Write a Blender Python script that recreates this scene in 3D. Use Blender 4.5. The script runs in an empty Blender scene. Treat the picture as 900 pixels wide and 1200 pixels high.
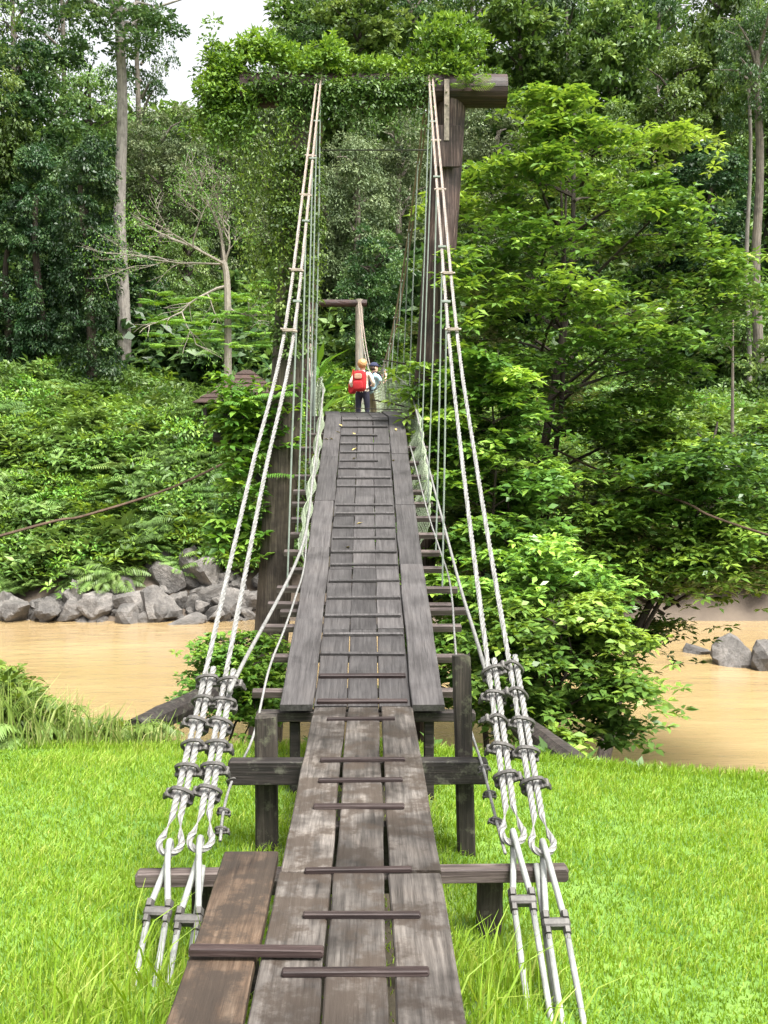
import bpy, math, random
import numpy as np
from mathutils import Vector, Matrix, Euler

random.seed(7)
rng = np.random.default_rng(7)
scene = bpy.context.scene
col = scene.collection
R = math.radians

# ------------------------------------------------------------------ camera
F = 1200.0                      # focal length in pixels of the 900x1200 photograph
CAM = Vector((0.04, 0.0, 2.45))
PITCH = math.atan(70 / F)
YAW = math.atan(19 / F)
cd = bpy.data.cameras.new('camera')
cd.sensor_fit = 'VERTICAL'; cd.sensor_height = 24.0; cd.lens = 24.0
cd.clip_start = 0.05; cd.clip_end = 3000
cam = bpy.data.objects.new('camera', cd); col.objects.link(cam)
cam.location = CAM
cam.rotation_euler = (math.pi / 2 - PITCH, 0, -YAW)
scene.camera = cam

# ------------------------------------------------------------------ world, sun, exposure
SUN_EL, SUN_AZ = R(62), R(140)          # azimuth clockwise from +Y
w = bpy.data.worlds.new('World'); scene.world = w; w.use_nodes = True
nt = w.node_tree; nt.nodes.clear()
sky = nt.nodes.new('ShaderNodeTexSky'); sky.sky_type = 'NISHITA'; sky.sun_disc = False
sky.sun_elevation = SUN_EL; sky.sun_rotation = SUN_AZ
sky.air_density = 1.0; sky.dust_density = 6.0; sky.ozone_density = 1.0
hs = nt.nodes.new('ShaderNodeHueSaturation'); hs.inputs['Saturation'].default_value = 0.12
bg = nt.nodes.new('ShaderNodeBackground'); bg.inputs['Strength'].default_value = 0.14
ow = nt.nodes.new('ShaderNodeOutputWorld')
nt.links.new(sky.outputs[0], hs.inputs['Color']); nt.links.new(hs.outputs[0], bg.inputs['Color'])
nt.links.new(bg.outputs[0], ow.inputs['Surface'])
sd = bpy.data.lights.new('sun', 'SUN'); sd.energy = 3.2; sd.angle = R(24); sd.color = (1, 0.96, 0.88)
sun = bpy.data.objects.new('sun', sd); col.objects.link(sun)
sdir = Vector((math.sin(SUN_AZ) * math.cos(SUN_EL), math.cos(SUN_AZ) * math.cos(SUN_EL), math.sin(SUN_EL)))
sun.rotation_euler = sdir.to_track_quat('Z', 'Y').to_euler()
sun.location = (20, -20, 40)
scene.view_settings.view_transform = 'Standard'; scene.view_settings.look = 'None'
scene.view_settings.exposure = 1.6; scene.view_settings.gamma = 1.0
scene.view_settings.use_curve_mapping = False
scene.cycles.max_bounces = 7; scene.cycles.diffuse_bounces = 4; scene.cycles.glossy_bounces = 2
scene.cycles.transmission_bounces = 4; scene.cycles.transparent_max_bounces = 4
scene.cycles.use_denoising = True

# ------------------------------------------------------------------ helpers
CR = cam.rotation_euler.to_matrix()
def at(px, py, Y):
    """point on the ray of a photograph pixel where world y equals Y"""
    d = CR @ Vector(((px - 450) / F, -(py - 600) / F, -1))
    return CAM + d * (Y / d.y)
def on_deck(py, px=430):
    """world Y where the ray of a pixel meets the walking surface"""
    lo, hi = 2.0, 15.6
    for _ in range(50):
        m = (lo + hi) / 2
        if at(px, py, m).z > zd(m): lo = m
        else: hi = m
    return (lo + hi) / 2
def wobj(o):
    p = Vector((0, 0, 0)); q = o
    while q is not None:
        p += q.location; q = q.parent
    return p
def obj(name, me, parent=None, loc=(0, 0, 0), rot=(0, 0, 0), scale=(1, 1, 1)):
    o = bpy.data.objects.new(name, me); col.objects.link(o)
    L = Vector(loc)
    if parent is not None:
        o.parent = parent; L = L - wobj(parent)
    o.location = L; o.rotation_euler = rot; o.scale = scale
    return o
def tag(o, label=None, cat=None, group=None, kind=None):
    if label: o['label'] = label
    if cat: o['category'] = cat
    if group: o['group'] = group
    if kind: o['kind'] = kind
    return o
def thing(name, loc, label, cat, group=None):
    o = obj(name, None, None, loc); o.empty_display_size = 0.2
    return tag(o, label, cat, group)
def mesh(name, V, Q, mat, tint=None, smooth=False):
    """V (n,3) floats, Q list/array of equal-length faces, or list of mixed faces"""
    me = bpy.data.meshes.new(name)
    V = np.asarray(V, dtype=np.float32)
    if isinstance(Q, np.ndarray):
        k = Q.shape[1]; n = len(Q)
        me.vertices.add(len(V)); me.vertices.foreach_set('co', V.ravel())
        me.loops.add(n * k); me.loops.foreach_set('vertex_index', Q.astype(np.int32).ravel())
        me.polygons.add(n); me.polygons.foreach_set('loop_start', np.arange(n, dtype=np.int32) * k)
        if smooth: me.polygons.foreach_set('use_smooth', np.ones(n, dtype=bool))
        me.update(calc_edges=True)
    else:
        me.from_pydata([tuple(v) for v in V.tolist()], [], [tuple(f) for f in Q])
        if smooth: me.polygons.foreach_set('use_smooth', np.ones(len(Q), dtype=bool))
    if tint is not None:
        a = me.attributes.new('tint', 'FLOAT', 'POINT'); a.data.foreach_set('value', np.asarray(tint, dtype=np.float32))
    if mat is not None:
        for m_ in (mat if isinstance(mat, (list, tuple)) else [mat]): me.materials.append(m_)
    return me
class MB:
    """collects pieces of one part"""
    def __init__(s): s.V = []; s.Q = []
    def add(s, V, Q):
        n = len(s.V); s.V += [tuple(v) for v in V]; s.Q += [tuple(i + n for i in f) for f in Q]
    def box(s, c, d, rot=None, bev=0.0):
        hx, hy, hz = d[0] / 2, d[1] / 2, d[2] / 2
        b = min(bev, hx * .8, hz * .8, hy * .8)
        V = []; Q = []
        if b > 0:
            prof = [(-hx + b, -hz), (hx - b, -hz), (hx, -hz + b), (hx, hz - b), (hx - b, hz), (-hx + b, hz), (-hx, hz - b), (-hx, -hz + b)]
            ys = [(-hy, .82), (-hy + b, 1), (hy - b, 1), (hy, .82)]
            for y, k in ys:
                for x, z in prof:
                    V.append((x - math.copysign(b * (1 - k) * 3, x) if k < 1 else x, y, z - math.copysign(b * (1 - k) * 3, z) if k < 1 else z))
            for j in range(3):
                for i in range(8):
                    i2 = (i + 1) % 8; Q.append((j * 8 + i, j * 8 + i2, (j + 1) * 8 + i2, (j + 1) * 8 + i))
            Q.append(tuple(range(8))); Q.append(tuple(range(31, 23, -1)))
            Q = [tuple(reversed(q)) for q in Q]
        else:
            V = [(x, y, z) for x in (-hx, hx) for y in (-hy, hy) for z in (-hz, hz)]
            Q = [(0, 1, 3, 2), (4, 6, 7, 5), (0, 4, 5, 1), (2, 3, 7, 6), (0, 2, 6, 4), (1, 5, 7, 3)]
        M = rot.to_matrix() if isinstance(rot, Euler) else (rot if rot is not None else Matrix.Identity(3))
        s.add([M @ Vector(v) + Vector(c) for v in V], Q)
    def tube(s, pts, rad, n=8, cap=True, jit=0.0):
        V, Q = tube(pts, rad, n, cap, jit); s.add(V, Q)
    def build(s, name, mat, parent=None, smooth=False, loc=None):
        L = Vector(loc) if loc is not None else (wobj(parent) if parent is not None else Vector((0, 0, 0)))
        V = np.array(s.V) - np.array(L)
        return obj(name, mesh(name, V, s.Q, mat, smooth=smooth), parent, L)
def frames(P):
    P = [Vector(p) for p in P]; n = len(P); T = []
    for i in range(n):
        t = P[min(i + 1, n - 1)] - P[max(i - 1, 0)]
        T.append(t.normalized() if t.length > 1e-9 else Vector((0, 0, 1)))
    a = Vector((1, 0, 0)) if abs(T[0].x) < .8 else Vector((0, 1, 0))
    u = (a - T[0] * a.dot(T[0])).normalized(); out = []
    for i in range(n):
        u = (u - T[i] * u.dot(T[i])).normalized()
        out.append((P[i], T[i], u, T[i].cross(u)))
    return out
def tube(pts, rad, n=8, cap=True, jit=0.0):
    fr = frames(pts); V = []; Q = []
    for i, (p, t, u, v) in enumerate(fr):
        r = rad[i] if hasattr(rad, '__len__') else rad
        for k in range(n):
            a = 2 * math.pi * k / n; rr = r * (1 + jit * (random.random() - .5))
            V.append(p + u * (rr * math.cos(a)) + v * (rr * math.sin(a)))
    m = len(fr)
    for i in range(m - 1):
        for k in range(n):
            k2 = (k + 1) % n; Q.append((i * n + k, i * n + k2, (i + 1) * n + k2, (i + 1) * n + k))
    if cap:
        Q.append(tuple(range(n - 1, -1, -1))); Q.append(tuple(range((m - 1) * n, m * n)))
    return V, Q
def rope(pts, r, pitch=0.22, lobes=6):
    """a laid wire rope: lobed section turning along its length"""
    fr = frames(pts); n = lobes * 3; V = []; Q = []; s = 0
    for i, (p, t, u, v) in enumerate(fr):
        if i: s += (fr[i][0] - fr[i - 1][0]).length
        tw = 2 * math.pi * s / pitch
        for k in range(n):
            a = 2 * math.pi * k / n
            rr = r * (.9 + .13 * math.cos(lobes * a)) 
            V.append(p + u * (rr * math.cos(a + tw)) + v * (rr * math.sin(a + tw)))
    for i in range(len(fr) - 1):
        for k in range(n):
            k2 = (k + 1) % n; Q.append((i * n + k, i * n + k2, (i + 1) * n + k2, (i + 1) * n + k))
    Q.append(tuple(range(n - 1, -1, -1))); Q.append(tuple(range((len(fr) - 1) * n, len(fr) * n)))
    return V, Q
def resample(P, step):
    P = [Vector(p) for p in P]; out = [P[0]]
    for a, b in zip(P, P[1:]):
        k = max(1, int((b - a).length / step))
        for i in range(1, k + 1): out.append(a.lerp(b, i / k))
    return out
def smoothpts(P, k=8):
    """Catmull-Rom through P"""
    P = [Vector(p) for p in P]; P = [P[0] * 2 - P[1]] + P + [P[-1] * 2 - P[-2]]; out = []
    for i in range(1, len(P) - 2):
        a, b, c, d = P[i - 1:i + 3]
        for j in range(k):
            t = j / k
            out.append(.5 * (2 * b + (c - a) * t + (2 * a - 5 * b + 4 * c - d) * t * t + (3 * b - a - 3 * c + d) * t ** 3))
    out.append(P[-2]); return out

# ------------------------------------------------------------------ materials
def new_mat(name):
    m = bpy.data.materials.new(name); m.use_nodes = True
    n = m.node_tree.nodes; l = m.node_tree.links
    return m, n, l, n['Principled BSDF']
def ramp(n, stops):
    r = n.new('ShaderNodeValToRGB'); e = r.color_ramp.elements
    while len(e) < len(stops): e.new(.5)
    for i, (p, c) in enumerate(stops): e[i].position = p; e[i].color = (*c, 1)
    return r
def noise(n, l, vec, scale, detail=4, rough=.55):
    t = n.new('ShaderNodeTexNoise'); t.inputs['Scale'].default_value = scale
    t.inputs['Detail'].default_value = detail; t.inputs['Roughness'].default_value = rough
    if vec is not None: l.new(vec, t.inputs['Vector'])
    return t
def mapping(n, l, vec, scale):
    m = n.new('ShaderNodeMapping'); m.inputs['Scale'].default_value = scale; l.new(vec, m.inputs['Vector']); return m
def mixc(n, l, fac, a, b, mode='MIX'):
    m = n.new('ShaderNodeMix'); m.data_type = 'RGBA'; m.blend_type = mode
    for s, v in ((m.inputs[0], fac), (m.inputs[6], a), (m.inputs[7], b)):
        if hasattr(v, 'links'): l.new(v, s)
        elif isinstance(v, (int, float)): s.default_value = v
        else: s.default_value = (*v, 1)
    return m.outputs[2]
def bump(n, l, b, h, strength, dist=.01):
    k = n.new('ShaderNodeBump'); k.inputs['Strength'].default_value = strength; k.inputs['Distance'].default_value = dist
    l.new(h, k.inputs['Height']); l.new(k.outputs[0], b.inputs['Normal'])
def wood(name, c0, c1, c2, axis=1, rough=.72, stain=.6, lichen=None, dirt=None):
    """weathered timber: grain along local axis, dark checks, blotchy stains, own tone per piece"""
    m, n, l, b = new_mat(name)
    tc = n.new('ShaderNodeTexCoord'); oi = n.new('ShaderNodeObjectInfo')
    va = n.new('ShaderNodeVectorMath'); va.operation = 'ADD'
    sc = n.new('ShaderNodeMath'); sc.operation = 'MULTIPLY'; sc.inputs[1].default_value = 37; l.new(oi.outputs['Random'], sc.inputs[0])
    l.new(tc.outputs['Object'], va.inputs[0]); l.new(sc.outputs[0], va.inputs[1]); v = va.outputs[0]
    s = [26, 26, 26]; s[axis] = 1.3
    g = noise(n, l, mapping(n, l, v, s).outputs[0], 1.6, 7, .68)
    r = ramp(n, [(.32, c0), (.5, c1), (.68, c2)]); l.new(g.outputs[0], r.inputs[0])
    s2 = [70, 70, 70]; s2[axis] = 2.2
    ck = noise(n, l, mapping(n, l, v, s2).outputs[0], 1, 3, .5)
    rk = ramp(n, [(.27, (.3, .28, .27)), (.38, (1, 1, 1))]); l.new(ck.outputs[0], rk.inputs[0])
    c = mixc(n, l, .8, r.outputs[0], rk.outputs[0], 'MULTIPLY')
    st = noise(n, l, v, 2.6, 5, .6)
    rs = ramp(n, [(.36, (.36, .34, .33)), (.52, (1, 1, 1)), (.72, (1.25, 1.2, 1.14))]); l.new(st.outputs[0], rs.inputs[0])
    c = mixc(n, l, stain, c, rs.outputs[0], 'MULTIPLY')
    rt = n.new('ShaderNodeMapRange'); rt.inputs[3].default_value = .72; rt.inputs[4].default_value = 1.22; l.new(oi.outputs['Random'], rt.inputs[0])
    cb = n.new('ShaderNodeCombineColor')
    for i in range(3): l.new(rt.outputs[0], cb.inputs[i])
    c = mixc(n, l, 1.0, c, cb.outputs[0], 'MULTIPLY')
    if dirt:
        dn_ = noise(n, l, v, 3.4, 7, .72); rd = ramp(n, [(.47, (0, 0, 0)), (.56, (.85, .85, .85))]); l.new(dn_.outputs[0], rd.inputs[0])
        c = mixc(n, l, rd.outputs[0], c, dirt)
        kn = noise(n, l, v, 1.1, 3, .5); rn = ramp(n, [(.4, (.62, .6, .58)), (.6, (1.12, 1.1, 1.06))]); l.new(kn.outputs[0], rn.inputs[0])
        c = mixc(n, l, 1.0, c, rn.outputs[0], 'MULTIPLY')
    if lichen:
        lc = noise(n, l, v, 9, 6, .7); rl = ramp(n, [(.55, (0, 0, 0)), (.66, (1, 1, 1))]); l.new(lc.outputs[0], rl.inputs[0])
        c = mixc(n, l, rl.outputs[0], c, lichen)
    l.new(c, b.inputs['Base Color'])
    rr = n.new('ShaderNodeMapRange'); rr.inputs[3].default_value = rough - .2; rr.inputs[4].default_value = rough + .12
    l.new(st.outputs[0], rr.inputs[0]); l.new(rr.outputs[0], b.inputs['Roughness'])
    b.inputs['Specular IOR Level'].default_value = .35
    ad = n.new('ShaderNodeMath'); ad.operation = 'ADD'; l.new(g.outputs[0], ad.inputs[0]); l.new(ck.outputs[0], ad.inputs[1])
    bump(n, l, b, ad.outputs[0], .55, .006)
    return m
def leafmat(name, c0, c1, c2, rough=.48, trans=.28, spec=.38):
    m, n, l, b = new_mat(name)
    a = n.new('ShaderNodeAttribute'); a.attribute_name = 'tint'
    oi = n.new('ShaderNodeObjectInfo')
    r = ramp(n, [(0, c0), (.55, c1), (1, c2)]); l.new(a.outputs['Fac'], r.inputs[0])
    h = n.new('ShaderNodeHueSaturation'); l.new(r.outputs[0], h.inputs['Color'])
    mr = n.new('ShaderNodeMapRange'); mr.inputs[3].default_value = .491; mr.inputs[4].default_value = .509; l.new(oi.outputs['Random'], mr.inputs[0])
    mv = n.new('ShaderNodeMapRange'); mv.inputs[3].default_value = .84; mv.inputs[4].default_value = 1.18; l.new(oi.outputs['Random'], mv.inputs[0])
    l.new(mr.outputs[0], h.inputs['Hue']); l.new(mv.outputs[0], h.inputs['Value'])
    l.new(h.outputs[0], b.inputs['Base Color']); b.inputs['Roughness'].default_value = rough
    b.inputs['Specular IOR Level'].default_value = spec
    t = n.new('ShaderNodeBsdfTranslucent')
    br = n.new('ShaderNodeHueSaturation'); br.inputs['Value'].default_value = 1.3; br.inputs['Saturation'].default_value = 1.1; br.inputs['Hue'].default_value = .485
    l.new(h.outputs[0], br.inputs['Color']); l.new(br.outputs[0], t.inputs['Color'])
    mx = n.new('ShaderNodeMixShader'); mx.inputs[0].default_value = trans
    l.new(b.outputs[0], mx.inputs[1]); l.new(t.outputs[0], mx.inputs[2]); l.new(mx.outputs[0], n['Material Output'].inputs[0])
    return m
def plain(name, c, rough=.6, metal=0, var=.25, scale=8, bmp=.2, spec=.4, dist=.01):
    m, n, l, b = new_mat(name)
    tc = n.new('ShaderNodeTexCoord'); t = noise(n, l, tc.outputs['Object'], scale, 6, .6)
    r = ramp(n, [(.3, tuple(x * (1 - var) for x in c)), (.7, tuple(min(1, x * (1 + var)) for x in c))])
    l.new(t.outputs[0], r.inputs[0]); l.new(r.outputs[0], b.inputs['Base Color'])
    b.inputs['Roughness'].default_value = rough; b.inputs['Metallic'].default_value = metal; b.inputs['Specular IOR Level'].default_value = spec
    if bmp: bump(n, l, b, t.outputs[0], bmp, dist)
    return m

M = {}
M['deck'] = wood('deck_wood', (.034, .03, .0275), (.08, .072, .067), (.14, .128, .12), rough=.6, stain=1.0, dirt=(.034, .025, .019))
M['span'] = wood('span_wood', (.028, .025, .025), (.049, .045, .045), (.073, .068, .067), rough=.66, stain=.5)
M['brownplank'] = wood('brown_plank', (.035, .023, .015), (.095, .063, .042), (.16, .118, .086), rough=.75, stain=1.0, dirt=(.022, .016, .012))
M['batten'] = wood('batten_wood', (.010, .006, .006), (.022, .013, .012), (.05, .037, .034), axis=0, rough=.6, stain=.4)
M['beam'] = wood('beam_wood', (.008, .007, .006), (.020, .016, .014), (.05, .04, .036), axis=0, rough=.75, stain=.7, lichen=(.06, .06, .045))
M['bearer'] = wood('bearer_wood', (.025, .018, .017), (.06, .046, .042), (.115, .095, .086), axis=0, rough=.7, stain=.4)
M['post'] = wood('post_wood', (.011, .009, .007), (.028, .023, .018), (.065, .055, .043), axis=2, rough=.8, stain=.8, lichen=(.075, .075, .05))
M['towerpost'] = wood('tower_log', (.012, .007, .006), (.038, .021, .018), (.14, .10, .09), axis=2, rough=.75, stain=1.0)
M['towerpost_grey'] = wood('tower_log_grey', (.022, .016, .012), (.052, .041, .03), (.095, .078, .06), axis=2, rough=.8, stain=.9)
M['crossbeam'] = wood('crossbeam_log', (.008, .004, .003), (.026, .010, .009), (.055, .026, .021), axis=0, rough=.65, stain=.9)
M['galv'] = plain('galvanised_wire', (.175, .172, .165), .55, .15, .3, 30, .25, .4)
_n = M['galv'].node_tree.nodes; _l = M['galv'].node_tree.links; _b = _n['Principled BSDF']; _src = _b.inputs['Base Color'].links[0].from_socket
_g = _n.new('ShaderNodeNewGeometry'); _s = _n.new('ShaderNodeSeparateXYZ'); _l.new(_g.outputs['Position'], _s.inputs[0])
_m = _n.new('ShaderNodeMapRange'); _m.inputs[1].default_value = 3.0; _m.inputs[2].default_value = 6.5; _m.inputs[4].default_value = .6; _l.new(_s.outputs['Z'], _m.inputs[0])
_l.new(mixc(_n, _l, _m.outputs[0], _src, (.25, .175, .13)), _b.inputs['Base Color'])     # rust bloom on the upper strands
M['galv_rust'] = plain('rusty_galvanised', (.22, .18, .15), .55, .3, .45, 14, .3, .45)
M['iron'] = plain('grey_iron', (.075, .07, .066), .6, .3, .45, 20, .3, .5)
M['rod'] = plain('painted_rod', (.22, .228, .215), .5, .15, .3, 12, .2, .5)
M['thin'] = plain('thin_wire', (.20, .23, .205), .55, .2, .2, 12, 0, .4)
M['net'] = plain('net_cord', (.24, .28, .20), .8, 0, .25, 6, 0, .2)
M['vine'] = plain('brown_rope', (.075, .05, .034), .85, 0, .4, 5, .3, .2)
M['bark_pale'] = wood('bark_pale', (.09, .08, .07), (.155, .14, .125), (.22, .205, .185), axis=2, rough=.85, stain=.5)
M['bark_dark'] = wood('bark_dark', (.018, .013, .009), (.04, .03, .022), (.08, .065, .05), axis=2, rough=.85, stain=.5)
M['bark_mid'] = wood('bark_mid', (.06, .05, .04), (.13, .11, .09), (.22, .2, .17), axis=2, rough=.85, stain=.6)
M['bark_white'] = wood('bark_white', (.10, .085, .07), (.17, .15, .125), (.24, .22, .19), axis=2, rough=.85, stain=.3)
M['leaf_dark'] = leafmat('leaf_dark', (.013, .037, .012), (.046, .095, .027), (.14, .215, .065))
M['leaf_mid'] = leafmat('leaf_mid', (.034, .072, .016), (.092, .165, .036), (.20, .285, .078))
M['leaf_vine'] = leafmat('leaf_vine', (.007, .024, .009), (.026, .062, .02), (.095, .155, .05))
M['leaf_bright'] = leafmat('leaf_bright', (.03, .085, .012), (.085, .195, .026), (.23, .37, .05))
M['leaf_tree'] = leafmat('leaf_tree', (.024, .068, .015), (.09, .185, .03), (.27, .41, .065), .36, .25, .6)
M['leaf_grey'] = leafmat('leaf_grey', (.042, .068, .028), (.10, .138, .06), (.20, .24, .12), .55, .25, .3)
M['leaf_creeper'] = leafmat('leaf_creeper', (.03, .06, .012), (.085, .155, .022), (.2, .30, .05))
M['frond'] = leafmat('frond', (.05, .10, .022), (.125, .215, .05), (.26, .36, .11))
M['grass'] = leafmat('grass_blades', (.10, .178, .015), (.192, .305, .026), (.33, .385, .085), .5, .42, .3)
M['drygrass'] = leafmat('bank_grass', (.10, .16, .03), (.19, .26, .06), (.33, .32, .14), .55, .35, .3)
M['yellowleaf'] = plain('fallen_leaf', (.5, .38, .12), .6, 0, .3, 20, 0)

# rock
def rockmat(name, c0, c1, c2):
    m, n, l, b = new_mat(name)
    tc = n.new('ShaderNodeTexCoord'); oi = n.new('ShaderNodeObjectInfo')
    va = n.new('ShaderNodeVectorMath'); va.operation = 'ADD'; sc = n.new('ShaderNodeMath'); sc.operation = 'MULTIPLY'; sc.inputs[1].default_value = 50
    l.new(oi.outputs['Random'], sc.inputs[0]); l.new(tc.outputs['Object'], va.inputs[0]); l.new(sc.outputs[0], va.inputs[1])
    a = noise(n, l, va.outputs[0], 1.7, 8, .65); r = ramp(n, [(.3, c0), (.5, c1), (.7, c2)]); l.new(a.outputs[0], r.inputs[0])
    f = noise(n, l, va.outputs[0], 11, 6, .7); rf = ramp(n, [(.35, (.6, .58, .56)), (.6, (1, 1, 1))]); l.new(f.outputs[0], rf.inputs[0])
    c = mixc(n, l, .8, r.outputs[0], rf.outputs[0], 'MULTIPLY')
    mr = n.new('ShaderNodeMapRange'); mr.inputs[3].default_value = .65; mr.inputs[4].default_value = 1.25; l.new(oi.outputs['Random'], mr.inputs[0])
    cb = n.new('ShaderNodeCombineColor'); [l.new(mr.outputs[0], cb.inputs[i]) for i in range(3)]
    c = mixc(n, l, 1.0, c, cb.outputs[0], 'MULTIPLY'); l.new(c, b.inputs['Base Color'])
    b.inputs['Roughness'].default_value = .8; ad = n.new('ShaderNodeMath'); ad.operation = 'ADD'
    l.new(a.outputs[0], ad.inputs[0]); l.new(f.outputs[0], ad.inputs[1]); bump(n, l, b, ad.outputs[0], .7, .06)
    return m
M['rock'] = rockmat('boulder_rock', (.052, .049, .046), (.11, .102, .095), (.20, .184, .168))

# water: silt-brown, opaque
m, n, l, b = new_mat('muddy_water'); M['water'] = m
g = n.new('ShaderNodeNewGeometry')
mp = mapping(n, l, g.outputs['Position'], (.10, .32, 1)); a = noise(n, l, mp.outputs[0], 1.0, 5, .6)
r = ramp(n, [(.3, (.235, .163, .08)), (.55, (.275, .197, .10)), (.75, (.325, .24, .13))]); l.new(a.outputs[0], r.inputs[0]); l.new(r.outputs[0], b.inputs['Base Color'])
b.inputs['Roughness'].default_value = .06; b.inputs['Specular IOR Level'].default_value = .6
mp2 = mapping(n, l, g.outputs['Position'], (.55, 1.6, 1)); a2 = noise(n, l, mp2.outputs[0], 1.5, 5, .6)
wv = noise(n, l, mapping(n, l, g.outputs['Position'], (.2, .5, 1)).outputs[0], .8, 3, .5)
ad = n.new('ShaderNodeMath'); ad.operation = 'ADD'; l.new(a2.outputs[0], ad.inputs[0]); l.new(wv.outputs[0], ad.inputs[1])
bump(n, l, b, ad.outputs[0], .38, .10)

# ground: lawn soil near, leaf litter and mud elsewhere (by height and place)
m, n, l, b = new_mat('ground_soil'); M['ground'] = m
g = n.new('ShaderNodeNewGeometry'); sx = n.new('ShaderNodeSeparateXYZ'); l.new(g.outputs['Position'], sx.inputs[0])
a = noise(n, l, g.outputs['Position'], 3, 6, .6); r = ramp(n, [(.35, (.05, .12, .012)), (.65, (.12, .21, .03))]); l.new(a.outputs[0], r.inputs[0])
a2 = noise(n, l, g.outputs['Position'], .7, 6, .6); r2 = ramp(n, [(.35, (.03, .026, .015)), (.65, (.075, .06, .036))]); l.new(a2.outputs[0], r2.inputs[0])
r3 = ramp(n, [(.35, (.055, .041, .03)), (.65, (.095, .073, .053))]); l.new(a2.outputs[0], r3.inputs[0])
mz = n.new('ShaderNodeMapRange'); mz.inputs[1].default_value = -2.3; mz.inputs[2].default_value = -1.9; l.new(sx.outputs['Z'], mz.inputs[0])
c = mixc(n, l, mz.outputs[0], r3.outputs[0], r2.outputs[0])
my = n.new('ShaderNodeMapRange'); my.inputs[1].default_value = 9.4; my.inputs[2].default_value = 10.2; l.new(sx.outputs['Y'], my.inputs[0])
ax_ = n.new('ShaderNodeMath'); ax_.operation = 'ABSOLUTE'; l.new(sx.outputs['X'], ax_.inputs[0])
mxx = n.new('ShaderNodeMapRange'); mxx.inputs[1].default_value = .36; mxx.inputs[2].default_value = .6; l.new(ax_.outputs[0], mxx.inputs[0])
lawnc = mixc(n, l, mxx.outputs[0], r2.outputs[0], r.outputs[0])  # bare soil under the boards; also paints the shade seen through the gaps
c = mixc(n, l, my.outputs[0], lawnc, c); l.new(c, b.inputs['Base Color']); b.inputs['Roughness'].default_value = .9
bump(n, l, b, a.outputs[0], .5, .05)

# ------------------------------------------------------------------ terrain
WZ = -3.55
def sstep(a, b, x):
    t = np.clip((x - a) / (b - a), 0, 1); return t * t * (3 - 2 * t)
def H(x, y):
    x = np.asarray(x, float); y = np.asarray(y, float)
    lawn = -.14 * sstep(0, 1.2, x) - .022 * (np.minimum(y, 9) - 4.6) - .02 * np.maximum(np.minimum(x, 6), 0) * sstep(6, 9, y)
    lawn = lawn + .03 * np.sin(x * 1.7 + y) * np.sin(y * 1.3 - x * .6)
    ye = 8.9 - .12 * np.clip(x, 0, 5) + .15 * np.sin(x * 1.1) + .3 * np.clip(-x - 3, 0, 3)
    t = np.clip((y - ye) / 7.6, 0, 1)
    near = lawn * (1 - sstep(0, .2, t)) - .15 * sstep(0, .2, t) - 4.3 * (t ** .92)
    wob = 1.0 * np.sin(x * .21 + .6) + .5 * np.sin(x * .53)
    yf = y + wob * sstep(30, 40, y)
    far = np.interp(yf, [30, 34, 36, 38.6, 43, 60, 78, 105, 140, 400, 2000], [-4.4, -4.3, WZ - .05, -1.2, 2.6, 6.5, 14, 31, 40, 44, 44])
    far = far + sstep(42, 55, y) * (.8 * np.sin(x * .23 + y * .11) + .5 * np.sin(x * .51 - y * .3))
    # flat landing pad where the bridge comes ashore
    pad = sstep(5, 2, np.abs(x + 1.3)) * sstep(39.5, 42, y) * sstep(52, 47, y)
    far = far * (1 - pad) + 2.72 * pad
    k = sstep(24, 28, y)
    return near * (1 - k) + far * k
def Hs(x, y): return float(H(x, y))
gx = np.concatenate([-np.geomspace(1500, 46, 14), np.linspace(-45, -8.5, 60), np.linspace(-8, 8, 81), np.linspace(8.5, 45, 60), np.geomspace(46, 1500, 14)])
gy = np.concatenate([-np.geomspace(1500, 12, 10), np.linspace(-11, 1, 16), np.linspace(1.3, 20, 84), np.linspace(20.5, 62, 84), np.linspace(63, 145, 60), np.geomspace(150, 1500, 14)])
GX, GY = np.meshgrid(gx, gy); GZ = H(GX, GY)
V = np.stack([GX, GY, GZ], -1).reshape(-1, 3); nx, ny = len(gx), len(gy)
i = np.arange((ny - 1) * nx).reshape(ny - 1, nx)[:, :-1].ravel()
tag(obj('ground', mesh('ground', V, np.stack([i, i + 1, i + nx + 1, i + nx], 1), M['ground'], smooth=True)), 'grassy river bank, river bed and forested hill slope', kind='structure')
rx = np.linspace(-220, 220, 3); ry = np.array([11.5, 25, 40.5])
V = np.array([(x, y, WZ) for y in ry for x in rx]); Q = np.array([(j * 3 + k, j * 3 + k + 1, j * 3 + k + 4, j * 3 + k + 3) for j in range(2) for k in range(2)])
tag(obj('river', mesh('river', V, Q, M['water'])), 'muddy brown river flowing under the bridge', kind='structure')

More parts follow.
